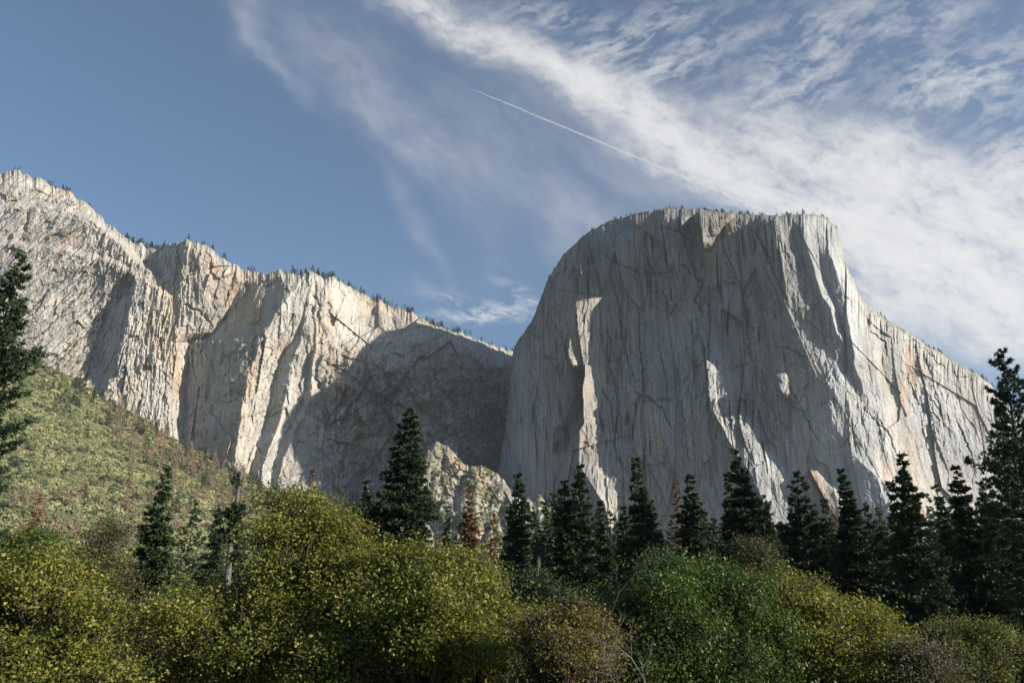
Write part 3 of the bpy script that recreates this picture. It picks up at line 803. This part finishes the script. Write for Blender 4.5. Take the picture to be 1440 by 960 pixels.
C('smaller brown tinged conifer between two dark firs', 768, 706, 95, 18, 'fir', 415, cb=.2, mat=M_cedar, dens=.8)
C('dense dark fir with a forked double top', 813, 655, 76, 46, 'fir', 416, cb=.06, dens=1.25, tops=2)
C('slender conifer close behind the double topped fir', 847, 705, 90, 17, 'fir', 417, cb=.12)
C('tall pointed fir at the foot of the long lit pillar', 899, 644, 82, 33, 'fir', 418, cb=.12, dens=1.15)
C('short companion conifer left of the pointed fir', 877, 712, 86, 20, 'fir', 419, cb=.08)
C('thin nearly bare dead conifer between two firs', 945, 680, 94, 13, 'fir', 420, mat=M_dead, cb=.2, dens=.35)
C('fir with separate layered drooping branches', 974, 667, 80, 38, 'fir', 421, cb=.15, dens=.95, taper=.8)
C('conifer leaning on the left of the tall dense fir', 1021, 665, 84, 22, 'fir', 422, cb=.1)
C('tall dense fir in front of the lit slanting slab', 1040, 632, 76, 42, 'fir', 423, cb=.06, dens=1.25)
C('shorter fir just right of the tall dense fir', 1083, 710, 86, 22, 'fir', 424, cb=.1)
C('upright pine with ragged narrow crown below the prow', 1121, 663, 80, 28, 'pine', 425, name='pine_tree', cb=.2, dens=1.1)
C('pale topped thin fir between two ragged firs', 1155, 700, 88, 20, 'fir', 426, mat=M_cedar, cb=.1, dens=.8)
C('dark fir standing under the small lit base slab', 1178, 662, 78, 31, 'fir', 427, cb=.14, dens=1.1)
C('short pine left of the tall sharp spired fir', 1219, 710, 84, 24, 'pine', 428, name='pine_tree', cb=.15)
C('tall sharp spired fir, broadest in the right hand row', 1265, 640, 66, 50, 'fir', 429, cb=.04, dens=1.3)
C('blunt conifer pressed against the left of the spired fir', 1250, 678, 70, 24, 'fir', 430, cb=.12)
C('narrow fir between the spired fir and the wide fir', 1316, 682, 84, 20, 'fir', 431, cb=.1)
C('wide dark fir left of the tallest right pine', 1341, 658, 76, 38, 'fir', 432, cb=.12, dens=1.2)
C('ragged pine close beside the tallest right pine', 1385, 675, 80, 30, 'pine', 433, name='pine_tree', cb=.15, dens=1.1)
C('tallest pine on the right with open upper crown', 1406, 494, 68, 44, 'pine', 434, name='pine_tree', cb=.12, dens=1.0)
C('tall pine cut by the right edge of the view', 1446, 520, 74, 40, 'pine', 435, name='pine_tree', cb=.12, dens=1.0)
C('dark fir low behind the snag trunk', 305, 715, 72, 24, 'fir', 436, cb=.05, dens=1.2)

# broken snag with a weathered grey trunk
def snag(label, px, py, Y, basepx, seed, r0=.42, bark=M_barkg, side=None, foliage=True, name='dead_tree'):
    r = np.random.default_rng(seed)
    top = at(px, py, Y); xb = float(AB(basepx, 820)[0]) * Y
    gz = float(ground_z(np.array(xb), np.array(Y)))
    H = top[2] - gz
    t = thing(name, label, 'tree', (xb, Y, gz - .1))
    g = Geo(); k = 12; z = np.linspace(0, 1, k)
    P = np.stack([(top[0] - xb) * z + .12 * np.sin(z * 7), .1 * np.sin(z * 5), z * H], -1)
    tube(g, P, r0 * (1 - z * .72), 9)
    # splintered top
    for q in range(5):
        a = r.uniform(0, 2 * PI); tube(g, [P[-1] + [.08 * math.cos(a), .08 * math.sin(a), -.3], P[-1] + [.12 * math.cos(a), .12 * math.sin(a), r.uniform(.1, .9)]], [.07 * r0 / .4, .01], 4)
    gl = Geo()
    for q in range(30 if r0 > .2 else 34):
        zz = r.uniform(.25, .98); b = np.array([np.interp(zz, z, P[:, i]) for i in range(3)])
        a = r.uniform(0, 2 * PI); l = r.uniform(.4, 1.0) * (2.2 if r0 > .2 else 1.6) * (1.15 - zz)
        e = b + [l * math.cos(a), l * math.sin(a), l * r.uniform(-.35, .25)]
        m = (b + e) / 2 + [0, 0, .12 * l]
        tube(g, [b, m, e], [.035, .022, .008], 4)
        if foliage and zz > .62:
            n = 60; C_ = m + (e - m) * r.uniform(-.6, 1, (n, 1)) + r.normal(0, .16, (n, 3))
            needles(gl, C_, np.tile([math.cos(a), math.sin(a), -.2], (n, 1)), np.full(n, .35), np.full(n, .045), r.uniform(.1, .5, n), r, 8, .7)
    obj('trunk', g.data('trunk', True), bark, t)
    if foliage: obj('crown', gl.data('crown'), M_fir, t)
    return t
snag('broken topped snag with thick weathered grey trunk above the oak', 338, 664, 64, 322, 501)
snag('bare thin dead spire rising above the big oak', 473, 652, 95, 478, 502, .14, M_bark, foliage=False)
snag('bare grey dead tree with drooping twigs below the double topped fir', 756, 790, 60, 757, 503, .16, M_barkg, foliage=False)

# ------------------------------------------------------------------ conifers filling the belt behind, all copies of four
protos = []
for i, (H, rd, kd, dn, mt) in enumerate([(24, 3.6, 'fir', 1.0, M_fir), (24, 3.0, 'fir', .9, M_cedar), (24, 3.4, 'pine', 1.0, M_fir), (24, 2.6, 'fir', .7, M_dead)]):
    a, b = conifer_data(H, rd, kd, 600 + i, cb=.08, dens=dn, detail=.75, blade=1.35)
    a.materials.append(M_bark); b.materials.append(mt)
    protos.append((a, b))
r = np.random.default_rng(33)
belt = []
for i in range(230):
    px = r.uniform(-40, 1480) if i < 150 else r.uniform(700, 1480)
    Y = r.uniform(105, 330)
    topy = np.interp(px, [0, 100, 300, 480, 560, 640, 720, 800, 1000, 1200, 1300, 1440], [760, 770, 765, 740, 735, 752, 748, 735, 735, 735, 730, 720]) + r.normal(0, 12) + (Y - 105) * .10 - (abs(r.normal(0, 15)) if px > 690 else 0)
    topy = min(topy, 820)
    A, B = AB(px, topy); x = float(A) * Y; gz = -4.1; H = CZ + float(B) * Y - gz
    k = int(r.choice(4, p=[.45, .27, .18, .10]))
    kinds = [('dark fir in the forest belt across the valley floor', 'dark firs in the forest belt'), ('green cedar in the forest belt across the valley floor', 'green cedars in the forest belt'),
             ('dark pine in the forest belt across the valley floor', 'dark pines in the forest belt'), ('brown dead conifer in the forest belt across the valley floor', 'brown dead conifers in the forest belt')]
    t = thing(['fir_tree', 'cedar_tree', 'pine_tree', 'dead_conifer'][k], kinds[k][0], 'tree', (x, Y, gz), kinds[k][1], r.uniform(0, 6.28))
    s = H / 24; t.scale = (s * r.uniform(.7, 1.15),) * 2 + (s,)
    obj('trunk', protos[k][0], None, t); obj('crown', protos[k][1], None, t)

# ------------------------------------------------------------------ broadleaf trees in front
oak('yellow green oak filling the lower left corner', 24, [(20, 850, 75, 0), (85, 835, 62, .8), (-40, 880, 80, 1), (125, 885, 55, -.8), (60, 930, 75, -1.5), (-10, 950, 70, -1.6), (140, 950, 50, -1.6), (20, 800, 30, 1), (105, 800, 28, .8)], 701, nleaf=60000, drop=22)
oak('big yellow green oak in front of the snag, highest of the oaks', 27, [(418, 778, 58, 0), (318, 884, 50, -.6), (450, 800, 64, .5), (400, 714, 22, .5), (430, 725, 30, .4), (272, 880, 46, -.4), (400, 880, 88, -1.5), (478, 860, 62, -.5), (310, 930, 75, -2), (480, 775, 30, 0)], 702, nleaf=95000)
oak('wide yellow green oak in the middle, lower than its left neighbour', 25, [(612, 838, 68, 0), (560, 830, 55, .4), (660, 825, 50, .3), (690, 870, 60, -.4), (540, 900, 72, -1), (625, 910, 85, -1.6), (720, 910, 42, -.8), (600, 788, 26, .3), (650, 796, 24, .3), (520, 812, 30, .4), (480, 930, 60, -1.5)], 703, nleaf=90000, drop=10)
oak('small ochre leaved tree between the middle oak and the green one', 21, [(805, 890, 38, 0), (770, 915, 34, -.4), (840, 905, 32, .2), (800, 945, 50, -.7), (745, 945, 30, -.4)], 704, mat=M_willow, nleaf=26000, leaf=.06, name='ochre_tree', twigs=1.4)
oak('deep green oak right of centre with a bright tip', 27, [(950, 850, 70, 0), (890, 870, 55, .3), (1010, 850, 62, .4), (935, 800, 36, .3), (990, 805, 34, .4), (960, 920, 85, -1.6), (1050, 880, 55, 0), (1050, 940, 62, -1), (880, 930, 50, -.6), (925, 778, 16, .2)], 705, mat=M_oakg, nleaf=85000, drop=24)
oak('yellow green oak sloping down to the right', 29, [(1105, 850, 55, 0), (1160, 860, 58, .4), (1210, 890, 50, .2), (1130, 910, 75, -1), (1230, 935, 60, -.6), (1095, 822, 28, .3), (1180, 950, 70, -1.5), (1270, 945, 35, 0)], 706, nleaf=66000, drop=20)
oak('rounded olive green oak in the lower right corner', 31, [(1375, 925, 48, 0), (1330, 915, 34, .2), (1420, 930, 40, .2), (1360, 965, 55, -.8), (1450, 960, 50, -.3)], 707, mat=M_olive2, nleaf=40000, leaf=.075)
oak('dull olive bush in the gap between the two left oaks', 34, [(205, 880, 40, 0), (235, 910, 36, .3), (190, 930, 46, -.6), (240, 960, 50, -.8), (215, 855, 18, 0)], 708, mat=M_olive, nleaf=28000, name='bush', cat='bush', leaf=.075, base=1.2)
oak('grey green bush with bare twigs right of the sloping oak', 26, [(1290, 955, 42, 0), (1250, 985, 40, -.3), (1320, 990, 40, -.2)], 709, mat=M_olive, nleaf=12000, name='bush', cat='bush', base=1.0, twigs=2.0, bark=M_barkg)
oak('round olive tree before the firs right of centre', 62, [(1062, 790, 26, 0), (1080, 815, 22, .4), (1045, 820, 22, 0), (1065, 845, 28, -.5)], 710, mat=M_olive, nleaf=16000, leaf=.14, name='round_tree', base=4)
oak('dark green round bush at the foot of the left pine', 60, [(40, 778, 26, 0), (15, 785, 22, 0), (60, 795, 22, 0), (35, 810, 30, 0)], 711, mat=M_oakg, nleaf=14000, leaf=.14, name='bush', cat='bush', base=3)
oak('ragged thin olive tree above the lower left oak', 52, [(140, 775, 18, 0), (155, 750, 12, .3), (120, 790, 16, 0), (165, 800, 18, 0), (150, 830, 26, 0)], 712, mat=M_olive, nleaf=9000, leaf=.12, name='thin_tree', base=4, twigs=1.5)
oak('green cedar like tree low in front of the narrow fir', 52, [(745, 800, 26, 0), (770, 830, 30, 0), (730, 845, 28, 0), (790, 860, 30, 0), (820, 840, 28, 0), (760, 880, 36, 0)], 713, mat=M_cedar, nleaf=30000, leaf=.12, name='cedar_tree', base=4, drop=24)

M_twig = bark_mat('dead_twig', (.09, .085, .08), (.19, .18, .17))
# bare grey branches leaning out in front
def bare(label, pts, Y, seed, mat=M_barkg):
    r = np.random.default_rng(seed)
    P0 = [at(px, py, Y) for px, py in pts]
    x0, z0 = P0[0][0], float(ground_z(np.array(P0[0][0]), np.array(Y)))
    t = thing('bare_shrub', label, 'shrub', (x0, Y, z0 - .05))
    g = Geo()
    loc = lambda p: np.array([p[0] - x0, p[1] - Y, p[2] - z0])
    tube(g, [[0, 0, 0], loc(P0[0]) * .5, loc(P0[0])], [.05, .04, .035], 6)
    L = np.array([loc(p) for p in P0])
    def grow(A_, d, l, rad, lv):
        n = 6; P = [A_]
        for i in range(n):
            d = norm(d + r.normal(0, .16, 3)); P.append(P[-1] + d * l / n)
        tube(g, P, np.linspace(rad, rad * .45, n + 1), 5 if lv < 2 else 4)
        if lv < 3:
            for q in range(4):
                i = r.integers(2, n + 1)
                grow(P[i], norm(d + r.normal(0, .55, 3)), l * r.uniform(.45, .7), rad * .5, lv + 1)
    tube(g, L, np.linspace(.02, .008, len(L)), 6)
    for i in range(1, len(L)):
        for q in range(2): grow(L[i], norm(L[i] - L[i - 1] + r.normal(0, .5, 3) * .6), .55, .007, 1)
    obj('branch', g.data('branch', True), mat, t)
bare('bare grey branches reaching right beside the ochre tree', [(925, 1010), (905, 950), (888, 922), (868, 905), (850, 905)], 19, 801, M_twig)
bare('bare pale twigs low at the right of the ochre tree', [(880, 1010), (872, 970), (858, 945), (838, 940)], 19, 802, M_twig)
bare('dark bare branch arching up between the ochre tree and green oak', [(845, 960), (852, 880), (870, 830), (895, 800)], 20, 803, M_oakbark)

# ------------------------------------------------------------------ hillside chaparral and trees
def bush_template(r, n=96):
    g = Geo()
    d = norm(r.normal(size=(n, 3))); d[:, 2] = np.abs(d[:, 2])
    C_ = d * np.array([1, 1, .8]) * r.uniform(.75, 1.0, (n, 1))
    nm = norm(d + r.normal(0, .35, (n, 3)))
    ax = norm(np.cross(nm, r.normal(size=(n, 3)))); bi = np.cross(nm, ax); s = r.uniform(.14, .30, (n, 1))
    v = np.stack([C_ - ax * s, C_ + bi * s, C_ + ax * s, C_ - bi * s], 1)
    return v, np.repeat(r.uniform(-.12, .12, n)[:, None], 4, 1)
def scatter_bushes(name, G, n, seed, size, cond, mat, label):
    r = np.random.default_rng(seed)
    px, py, Y = G
    nr, nc = px.shape
    # even cover over real ground area: sample distance, not picture height
    i = r.integers(0, nr, n * 4); j = r.integers(0, nc, n * 4)
    P = at(px[i, j], py[i, j], Y[i, j])
    keep = cond(px[i, j], py[i, j], P, r)
    P = P[keep][:n]
    tm = [bush_template(r) for _ in range(6)]
    k = r.integers(0, 6, len(P))
    V, T = [], []
    for q in range(6):
        Q = P[k == q]; v, t = tm[q]
        s = size * np.clip(np.exp(r.normal(-.1, .34, (len(Q), 1, 1, 1))), .4, 1.7); rot = r.uniform(0, 6.28, len(Q))
        c, sn = np.cos(rot)[:, None, None], np.sin(rot)[:, None, None]
        vv = np.stack([v[None, ..., 0] * c - v[None, ..., 1] * sn, v[None, ..., 0] * sn + v[None, ..., 1] * c, np.broadcast_to(v[None, ..., 2], (len(Q), *v.shape[:2]))], -1)
        V.append((vv * s + Q[:, None, None] - np.array([0, 0, .2 * size])).reshape(-1, 3))
        tone = .5 + .30 * fbm(Q[:, 0] / 90, Q[:, 1] / 90, 17, 4) + r.normal(0, .19, len(Q))
        T.append((tone[:, None, None] + t[None]).reshape(-1))
    V = np.concatenate(V)
    me = mesh_data(name, V, np.arange(len(V)).reshape(-1, 4), {'tint': np.clip(np.concatenate(T), 0, 1)})
    o = obj(name, me, mat)
    tag(o, label, 'shrubs', None, 'stuff')
    return o
scatter_bushes('chaparral', G_slope, 15000, 901, 6.0, lambda px, py, P, r: (px > -60) & (px < 620) & (py < 830) & (r.random(len(px)) < .95 - .85 * (fbm(P[:, 0] / 55, P[:, 1] / 80, 19, 4) > .30)), M_chap, 'pale green chaparral covering the hillside under the west wall')
scatter_bushes('scrub_oaks', G_slope, 800, 903, 9.5, lambda px, py, P, r: (px > -60) & (px < 620) & (py < 830) & (r.random(len(px)) < .12 + .9 * (fbm(P[:, 0] / 70, P[:, 1] / 70, 29, 3) > .18) + .5 * (py < sky_slope(px) + 40)), M_slopefir, 'darker round scrub oaks dotted through the hillside chaparral')
scatter_bushes('knoll_scrub', G_kn, 2600, 902, 4.2, lambda px, py, P, r: (px > 585) & (px < 1000) & (py < 800) & (fbm(P[:, 0] / 40, P[:, 2] / 35, 23, 3) > -.12), M_chap, 'green scrub clinging to the broken rock knoll')

far = []
for i, (kd, dn) in enumerate([('fir', .8), ('fir', .6), ('pine', .6)]):
    a, b = conifer_data(20, 3.4, kd, 650 + i, cb=.08, dens=dn, detail=.42, blade=2.6)
    # one mesh per far tree: too small to show its parts
    ta = np.zeros(len(a.vertices) * 3, np.float32); a.vertices.foreach_get('co', ta)
    far.append(b)
def far_tree(kind, P, H, label, group, name, mat, r, wide=1.0):
    key = (kind, mat.name)
    if key not in far_cache:
        m = far[kind].copy(); m.materials.clear(); m.materials.append(mat); far_cache[key] = m
    o = obj(name, far_cache[key]); o.location = P; s = H / 20
    o.scale = (s * wide * r.uniform(.8, 1.2),) * 2 + (s,); o.rotation_euler = (r.normal(0, .03), r.normal(0, .03), r.uniform(0, 6.28))
    tag(o, label, 'tree', group)
far_cache = {}
r = np.random.default_rng(44)
def pick(G, xy):
    px, py, Y = G
    j = int(np.clip(np.searchsorted(px[0], xy[0]), 0, px.shape[1] - 1)); i = int(np.clip(np.searchsorted(py[:, j], xy[1]), 0, px.shape[0] - 1))
    return at(px[i, j], py[i, j], Y[i, j])
n = 0
while n < 190:      # rusty dead conifers: a belt along the upper edge, clumps low on the left
    if r.random() < .72:
        px = r.uniform(150, 345); py = float(sky_slope(px)) + abs(r.normal(0, 1)) * 42 + 4
    else:
        px = r.uniform(0, 260); py = r.uniform(690, 790)
    P = pick(G_slope, (px, py)); P[2] -= 1
    far_tree(int(r.integers(0, 2)), P, r.uniform(18, 38), 'rust coloured dead conifer on the hillside below the west wall', 'rusty dead conifers on the hillside', 'dead_conifer', M_deadfar, r, 1.0); n += 1
n = 0
while n < 190:
    if r.random() < .75:
        px = r.uniform(50, 470); py = float(sky_slope(px)) + abs(r.normal(0, 1)) * 26 + 1
    else:
        px = r.uniform(60, 420); py = r.uniform(600, 800)
    P = pick(G_slope, (px, py)); P[2] -= 1
    far_tree(int(r.integers(0, 3)), P, r.uniform(18, 36), 'green conifer on the hillside below the west wall', 'green conifers on the hillside', 'fir_tree', M_slopefir, r, 1.15); n += 1
# rim trees
def rim_trees(rim, spans, label, group, hmin, hmax, seed):
    r = np.random.default_rng(seed)
    for (x0, x1, n) in spans:
        for i in range(int(n * .95)):
            if i % 4 == 0: cc = r.uniform(x0, x1)
            px = float(np.clip(cc + r.normal(0, 7), x0, x1)); P = rim(px).copy(); d = abs(r.normal(0, 12))
            kx = (P[1] + d) / P[1]; P[0] *= kx; P[1] *= kx; P[2] += d * .05 - 1.2
            far_tree(int(r.choice([0, 1, 2])), P, r.uniform(hmin, hmax), label, group, 'rim_pine', M_rim, r, 1.35)
rim_trees(rim_left, [(10, 60, 3), (60, 125, 10), (130, 180, 6), (178, 245, 34), (250, 330, 10), (330, 430, 14), (430, 500, 30), (500, 600, 34), (600, 720, 34)], 'small pine on the rim of the west wall', 'pines along the west rim', 12, 24, 71)
rim_trees(rim_cap, [(740, 850, 10), (850, 920, 24), (920, 1040, 46), (1040, 1130, 26), (1130, 1175, 10), (1230, 1400, 22)], 'tiny pine on the summit rim of the monolith', 'pines along the summit rim', 7, 13, 72)

# ------------------------------------------------------------------ contrail
def contrail():
    p0 = at(668, 127, 14000.); p1 = at(1075, 296, 17500.)
    k = np.linspace(0, 1, 60)[:, None]
    P = p0 + (p1 - p0) * k
    P += np.stack([fbm(k[:, 0] * 9, k[:, 0] * 0, 5, 3) * 6, k[:, 0] * 0, fbm(k[:, 0] * 12, k[:, 0] * 0 + 3, 6, 3) * 10], -1)
    g = Geo(); tube(g, P, 7 + 40 * k[:, 0] ** .8, 8)
    me = g.data('contrail', True)
    m, t, b, out = new_mat('ice_trail')
    at_ = me.attributes.new('along', 'FLOAT', 'POINT'); at_.data.foreach_set('value', np.repeat(k[:, 0], 8).astype(np.float32))
    b.inputs['Base Color'].default_value = (.85, .85, .86, 1)
    lw = t.new('ShaderNodeLayerWeight'); lw.inputs[0].default_value = .5
    core = t.m('POWER', t.m('SUBTRACT', 1.0, lw.outputs['Facing']), 1.3)
    pos = t.new('ShaderNodeNewGeometry').outputs['Position']
    n = t.mapr(t.noise(pos, .006, 4, .6), .3, .65, .45, 1)
    fade = t.mapr(t.attr('along'), 0, 1, .26, .18)
    tr = t.new('ShaderNodeBsdfTransparent'); mx = t.new('ShaderNodeMixShader')
    t.put(mx.inputs[0], t.m('MULTIPLY', t.m('MULTIPLY', core, n), fade)); t.l.new(tr.outputs[0], mx.inputs[1]); t.l.new(b.outputs[0], mx.inputs[2]); t.l.new(mx.outputs[0], out.inputs[0])
    o = obj('contrail', me, m); tag(o, 'thin white aircraft contrail slanting down across the blue sky', 'contrail')
contrail()

# ------------------------------------------------------------------ cirrus: a thin sheet of ice cloud six kilometres up
def clouds():
    xs = np.linspace(-200, 1640, 1250); ys = np.linspace(-160, 640, 560)
    px, py = np.meshgrid(xs, ys)
    A, B = AB(px, py)
    Z = 6000.0
    P = np.stack([A * Z / B, Z / B, Z + 0 * A], -1)
    X = A * 1000; Yv = -B * 1000          # angle-like coordinates, x to the right, y down
    w1x = 26 * fbm(X / 170, Yv / 170, 400, 5); w1y = 26 * fbm(X / 170 + 9, Yv / 170, 404, 5)
    w2x = 3.2 * fbm(X / 38, Yv / 38, 408, 4); w2y = 3.2 * fbm(X / 38 + 5, Yv / 38, 412, 4)
    bx = px + w1x + w2x; by = py + w1y + w2y
    def total(ps):
        s = np.zeros_like(px)
        for cx, cy, rx, ry, an, st in ps:
            ca, sa = math.cos(R(an)), math.sin(R(an))
            u = ((bx - cx) * ca - (by - cy) * sa) / rx; v = ((bx - cx) * sa + (by - cy) * ca) / ry
            s += st * np.exp(-1.1 * (u * u + v * v))
        return s
    def fib(an, k, L, seed):
        ca, sa = math.cos(R(an)), math.sin(R(an))
        x = X + w1x * .55 + w2x; y = Yv + w1y * .55 + w2y
        u = x * ca - y * sa; v = x * sa + y * ca
        a = fbm(u / L, v * k / L, seed, 9, .66)
        b_ = fbm(u / L * 3.1, v * k / L * 2.6, seed + 20, 6, .66)
        c_ = fbm(u / L * 2.2, v * k / L * 6.0, seed + 40, 5, .6)
        return .5 + .34 * a + .15 * b_ + .05 * c_
    band = [(560, -10, 80, 24, -25, .7), (650, 28, 80, 26, -25, .8), (740, 78, 80, 30, -30, .9), (830, 130, 80, 32, -30, 1.0), (920, 185, 85, 34, -28, 1.05), (1010, 235, 90, 36, -27, 1.1), (1110, 285, 95, 40, -22, 1.15),
        (1210, 320, 100, 46, -18, 1.2), (1320, 365, 110, 52, -20, 1.2), (1430, 420, 110, 55, -15, 1.0), (1400, 300, 100, 55, -10, 1.0), (1290, 250, 110, 48, -12, .95), (1180, 215, 100, 44, -15, .8), (1070, 195, 90, 36, -15, .6), (1260, 430, 100, 30, -12, .55), (1500, 360, 90, 90, 0, 1.0), (1400, 480, 160, 50, -10, .5), (1250, 400, 120, 50, -10, .5)]
    upper = [(1430, 230, 80, 50, 30, .8), (1100, 140, 90, 34, 28, .42), (880, 50, 110, 30, 20, .5), (1000, 60, 120, 30, 28, .34), (1150, 60, 130, 40, 30, .40), (1300, 130, 130, 46, 32, .5), (1400, 120, 90, 44, 35, .42), (780, 10, 90, 22, 0, .4), (1300, 30, 120, 30, 32, .28), (940, 110, 70, 26, 20, .4), (860, 90, 60, 26, 20, .35)]
    veil = [(352, 20, 22, 46, 0, .34), (392, 92, 70, 10, -48, .36), (470, 50, 110, 60, -20, .20), (540, 150, 150, 38, -38, .32), (600, 230, 140, 34, -48, .30), (575, 300, 90, 14, -58, .26), (720, 250, 140, 50, -40, .26), (700, 150, 110, 40, -30, .2), (840, 300, 110, 34, -35, .40), (800, 340, 60, 20, -60, .25), (900, 250, 110, 30, -28, .35)]
    low = [(690, 425, 80, 12, -12, .7), (650, 436, 60, 8, 4, .5), (735, 405, 40, 12, -35, .45)]
    L = lambda ps, f, lo, hi, base: total(ps) * (base + (1.35 - base) * np.clip((f - lo) / (hi - lo), 0, 1.2))
    d = L(band, fib(-25, 1.7, 90, 420), .26, .72, .34) + L(upper, fib(30, 2.6, 110, 440), .40, .76, .04) + L(veil, fib(-48, 2.4, 110, 460), .25, .85, .40) * .5 + L(low, fib(-16, 3.4, 70, 480), .40, .74, .0)
    m = 1 - np.exp(-1.35 * np.maximum(d, 0))
    edge = sm(-200, -120, px) * (1 - sm(1560, 1640, px)) * sm(-160, -110, py) * (1 - sm(600, 640, py))
    m = np.clip(m * .97, 0, 1) * edge
    me = mesh_data('clouds', P.reshape(-1, 3), grid_faces(len(ys), len(xs)), {'cover': m}, True)
    mt, t, b, out = new_mat('ice_cloud')
    t.n.remove(b)
    df = t.new('ShaderNodeBsdfTranslucent'); df.inputs[0].default_value = (CLOUD_A, CLOUD_A, CLOUD_A * 1.0, 1)
    tr = t.new('ShaderNodeBsdfTransparent'); mx = t.new('ShaderNodeMixShader')
    t.put(mx.inputs[0], t.attr('cover')); t.l.new(tr.outputs[0], mx.inputs[1]); t.l.new(df.outputs[0], mx.inputs[2]); t.l.new(mx.outputs[0], out.inputs[0])
    o = obj('clouds', me, mt); tag(o, kind='structure')
CLOUD_A = .70
clouds()

# ------------------------------------------------------------------ the valley's air
def haze():
    x0, x1, y0, y1, z0, z1 = -5200, 5200, -5200, 5200, -6.5, 2300
    V = [(x, y, z) for z in (z0, z1) for y in (y0, y1) for x in (x0, x1)]
    F = np.array([[0, 2, 3, 1], [4, 5, 7, 6], [0, 1, 5, 4], [2, 6, 7, 3], [0, 4, 6, 2], [1, 3, 7, 5]])
    me = mesh_data('haze', V, F)
    m = bpy.data.materials.new('air'); m.use_nodes = True; m.node_tree.nodes.clear(); t = NT(m.node_tree)
    out = t.new('ShaderNodeOutputMaterial'); v = t.new('ShaderNodeVolumePrincipled')
    v.inputs['Color'].default_value = (.80, .88, 1, 1); v.inputs['Density'].default_value = HAZE; v.inputs['Anisotropy'].default_value = .2
    t.l.new(v.outputs[0], out.inputs['Volume'])
    o = obj('haze', me, m); tag(o, 'faint bluish air filling the valley', 'haze', None, 'stuff')
HAZE = 3.4e-5
haze()

# ------------------------------------------------------------------ world: sky and cirrus
w = bpy.data.worlds.new('World'); bpy.context.scene.world = w; w.use_nodes = True
w.node_tree.nodes.clear(); t = NT(w.node_tree)
out = t.new('ShaderNodeOutputWorld')
sky = t.new('ShaderNodeTexSky', sky_type='NISHITA'); sky.sun_disc = False
sky.sun_elevation = SUN_EL
# sun_rotation: 0 is +Y, clockwise towards +X
sky.sun_rotation = PI - SUN_AZ
sky.altitude = 1200; sky.air_density = 1.0; sky.dust_density = .3; sky.ozone_density = 1.6
SKY_STR = .055
bg = t.new('ShaderNodeBackground'); bg.inputs[1].default_value = SKY_STR
tint = t.mix(1.0, sky.outputs[0], (.80, .98, 1.06), 'MULTIPLY'); t.put(bg.inputs[0], tint)
t.l.new(bg.outputs[0], out.inputs[0])

# ------------------------------------------------------------------ sun, camera, view
sd = bpy.data.lights.new('Sun', 'SUN'); sd.energy = 5.0; sd.angle = R(.5); sd.color = (1, .89, .73)
so = bpy.data.objects.new('Sun', sd); COL.objects.link(so)
sv = Vector((SH[0] * math.cos(SUN_EL), SH[1] * math.cos(SUN_EL), math.sin(SUN_EL)))
so.rotation_euler = sv.to_track_quat('Z', 'Y').to_euler(); so.location = (200, -100, 120)
cd = bpy.data.cameras.new('Camera'); cd.sensor_width = 36; cd.lens = 18 / .643; cd.clip_start = .1; cd.clip_end = 80000
co = bpy.data.objects.new('Camera', cd); COL.objects.link(co); co.location = (0, 0, CZ); co.rotation_euler = (R(90) + PITCH, 0, 0)
sc = bpy.context.scene; sc.camera = co
sc.view_settings.view_transform = 'Standard'; sc.view_settings.look = 'None'; sc.view_settings.gamma = 1; sc.view_settings.exposure = 1.22
sc.cycles.max_bounces = 4; sc.cycles.diffuse_bounces = 2; sc.cycles.transmission_bounces = 2; sc.cycles.transparent_max_bounces = 8
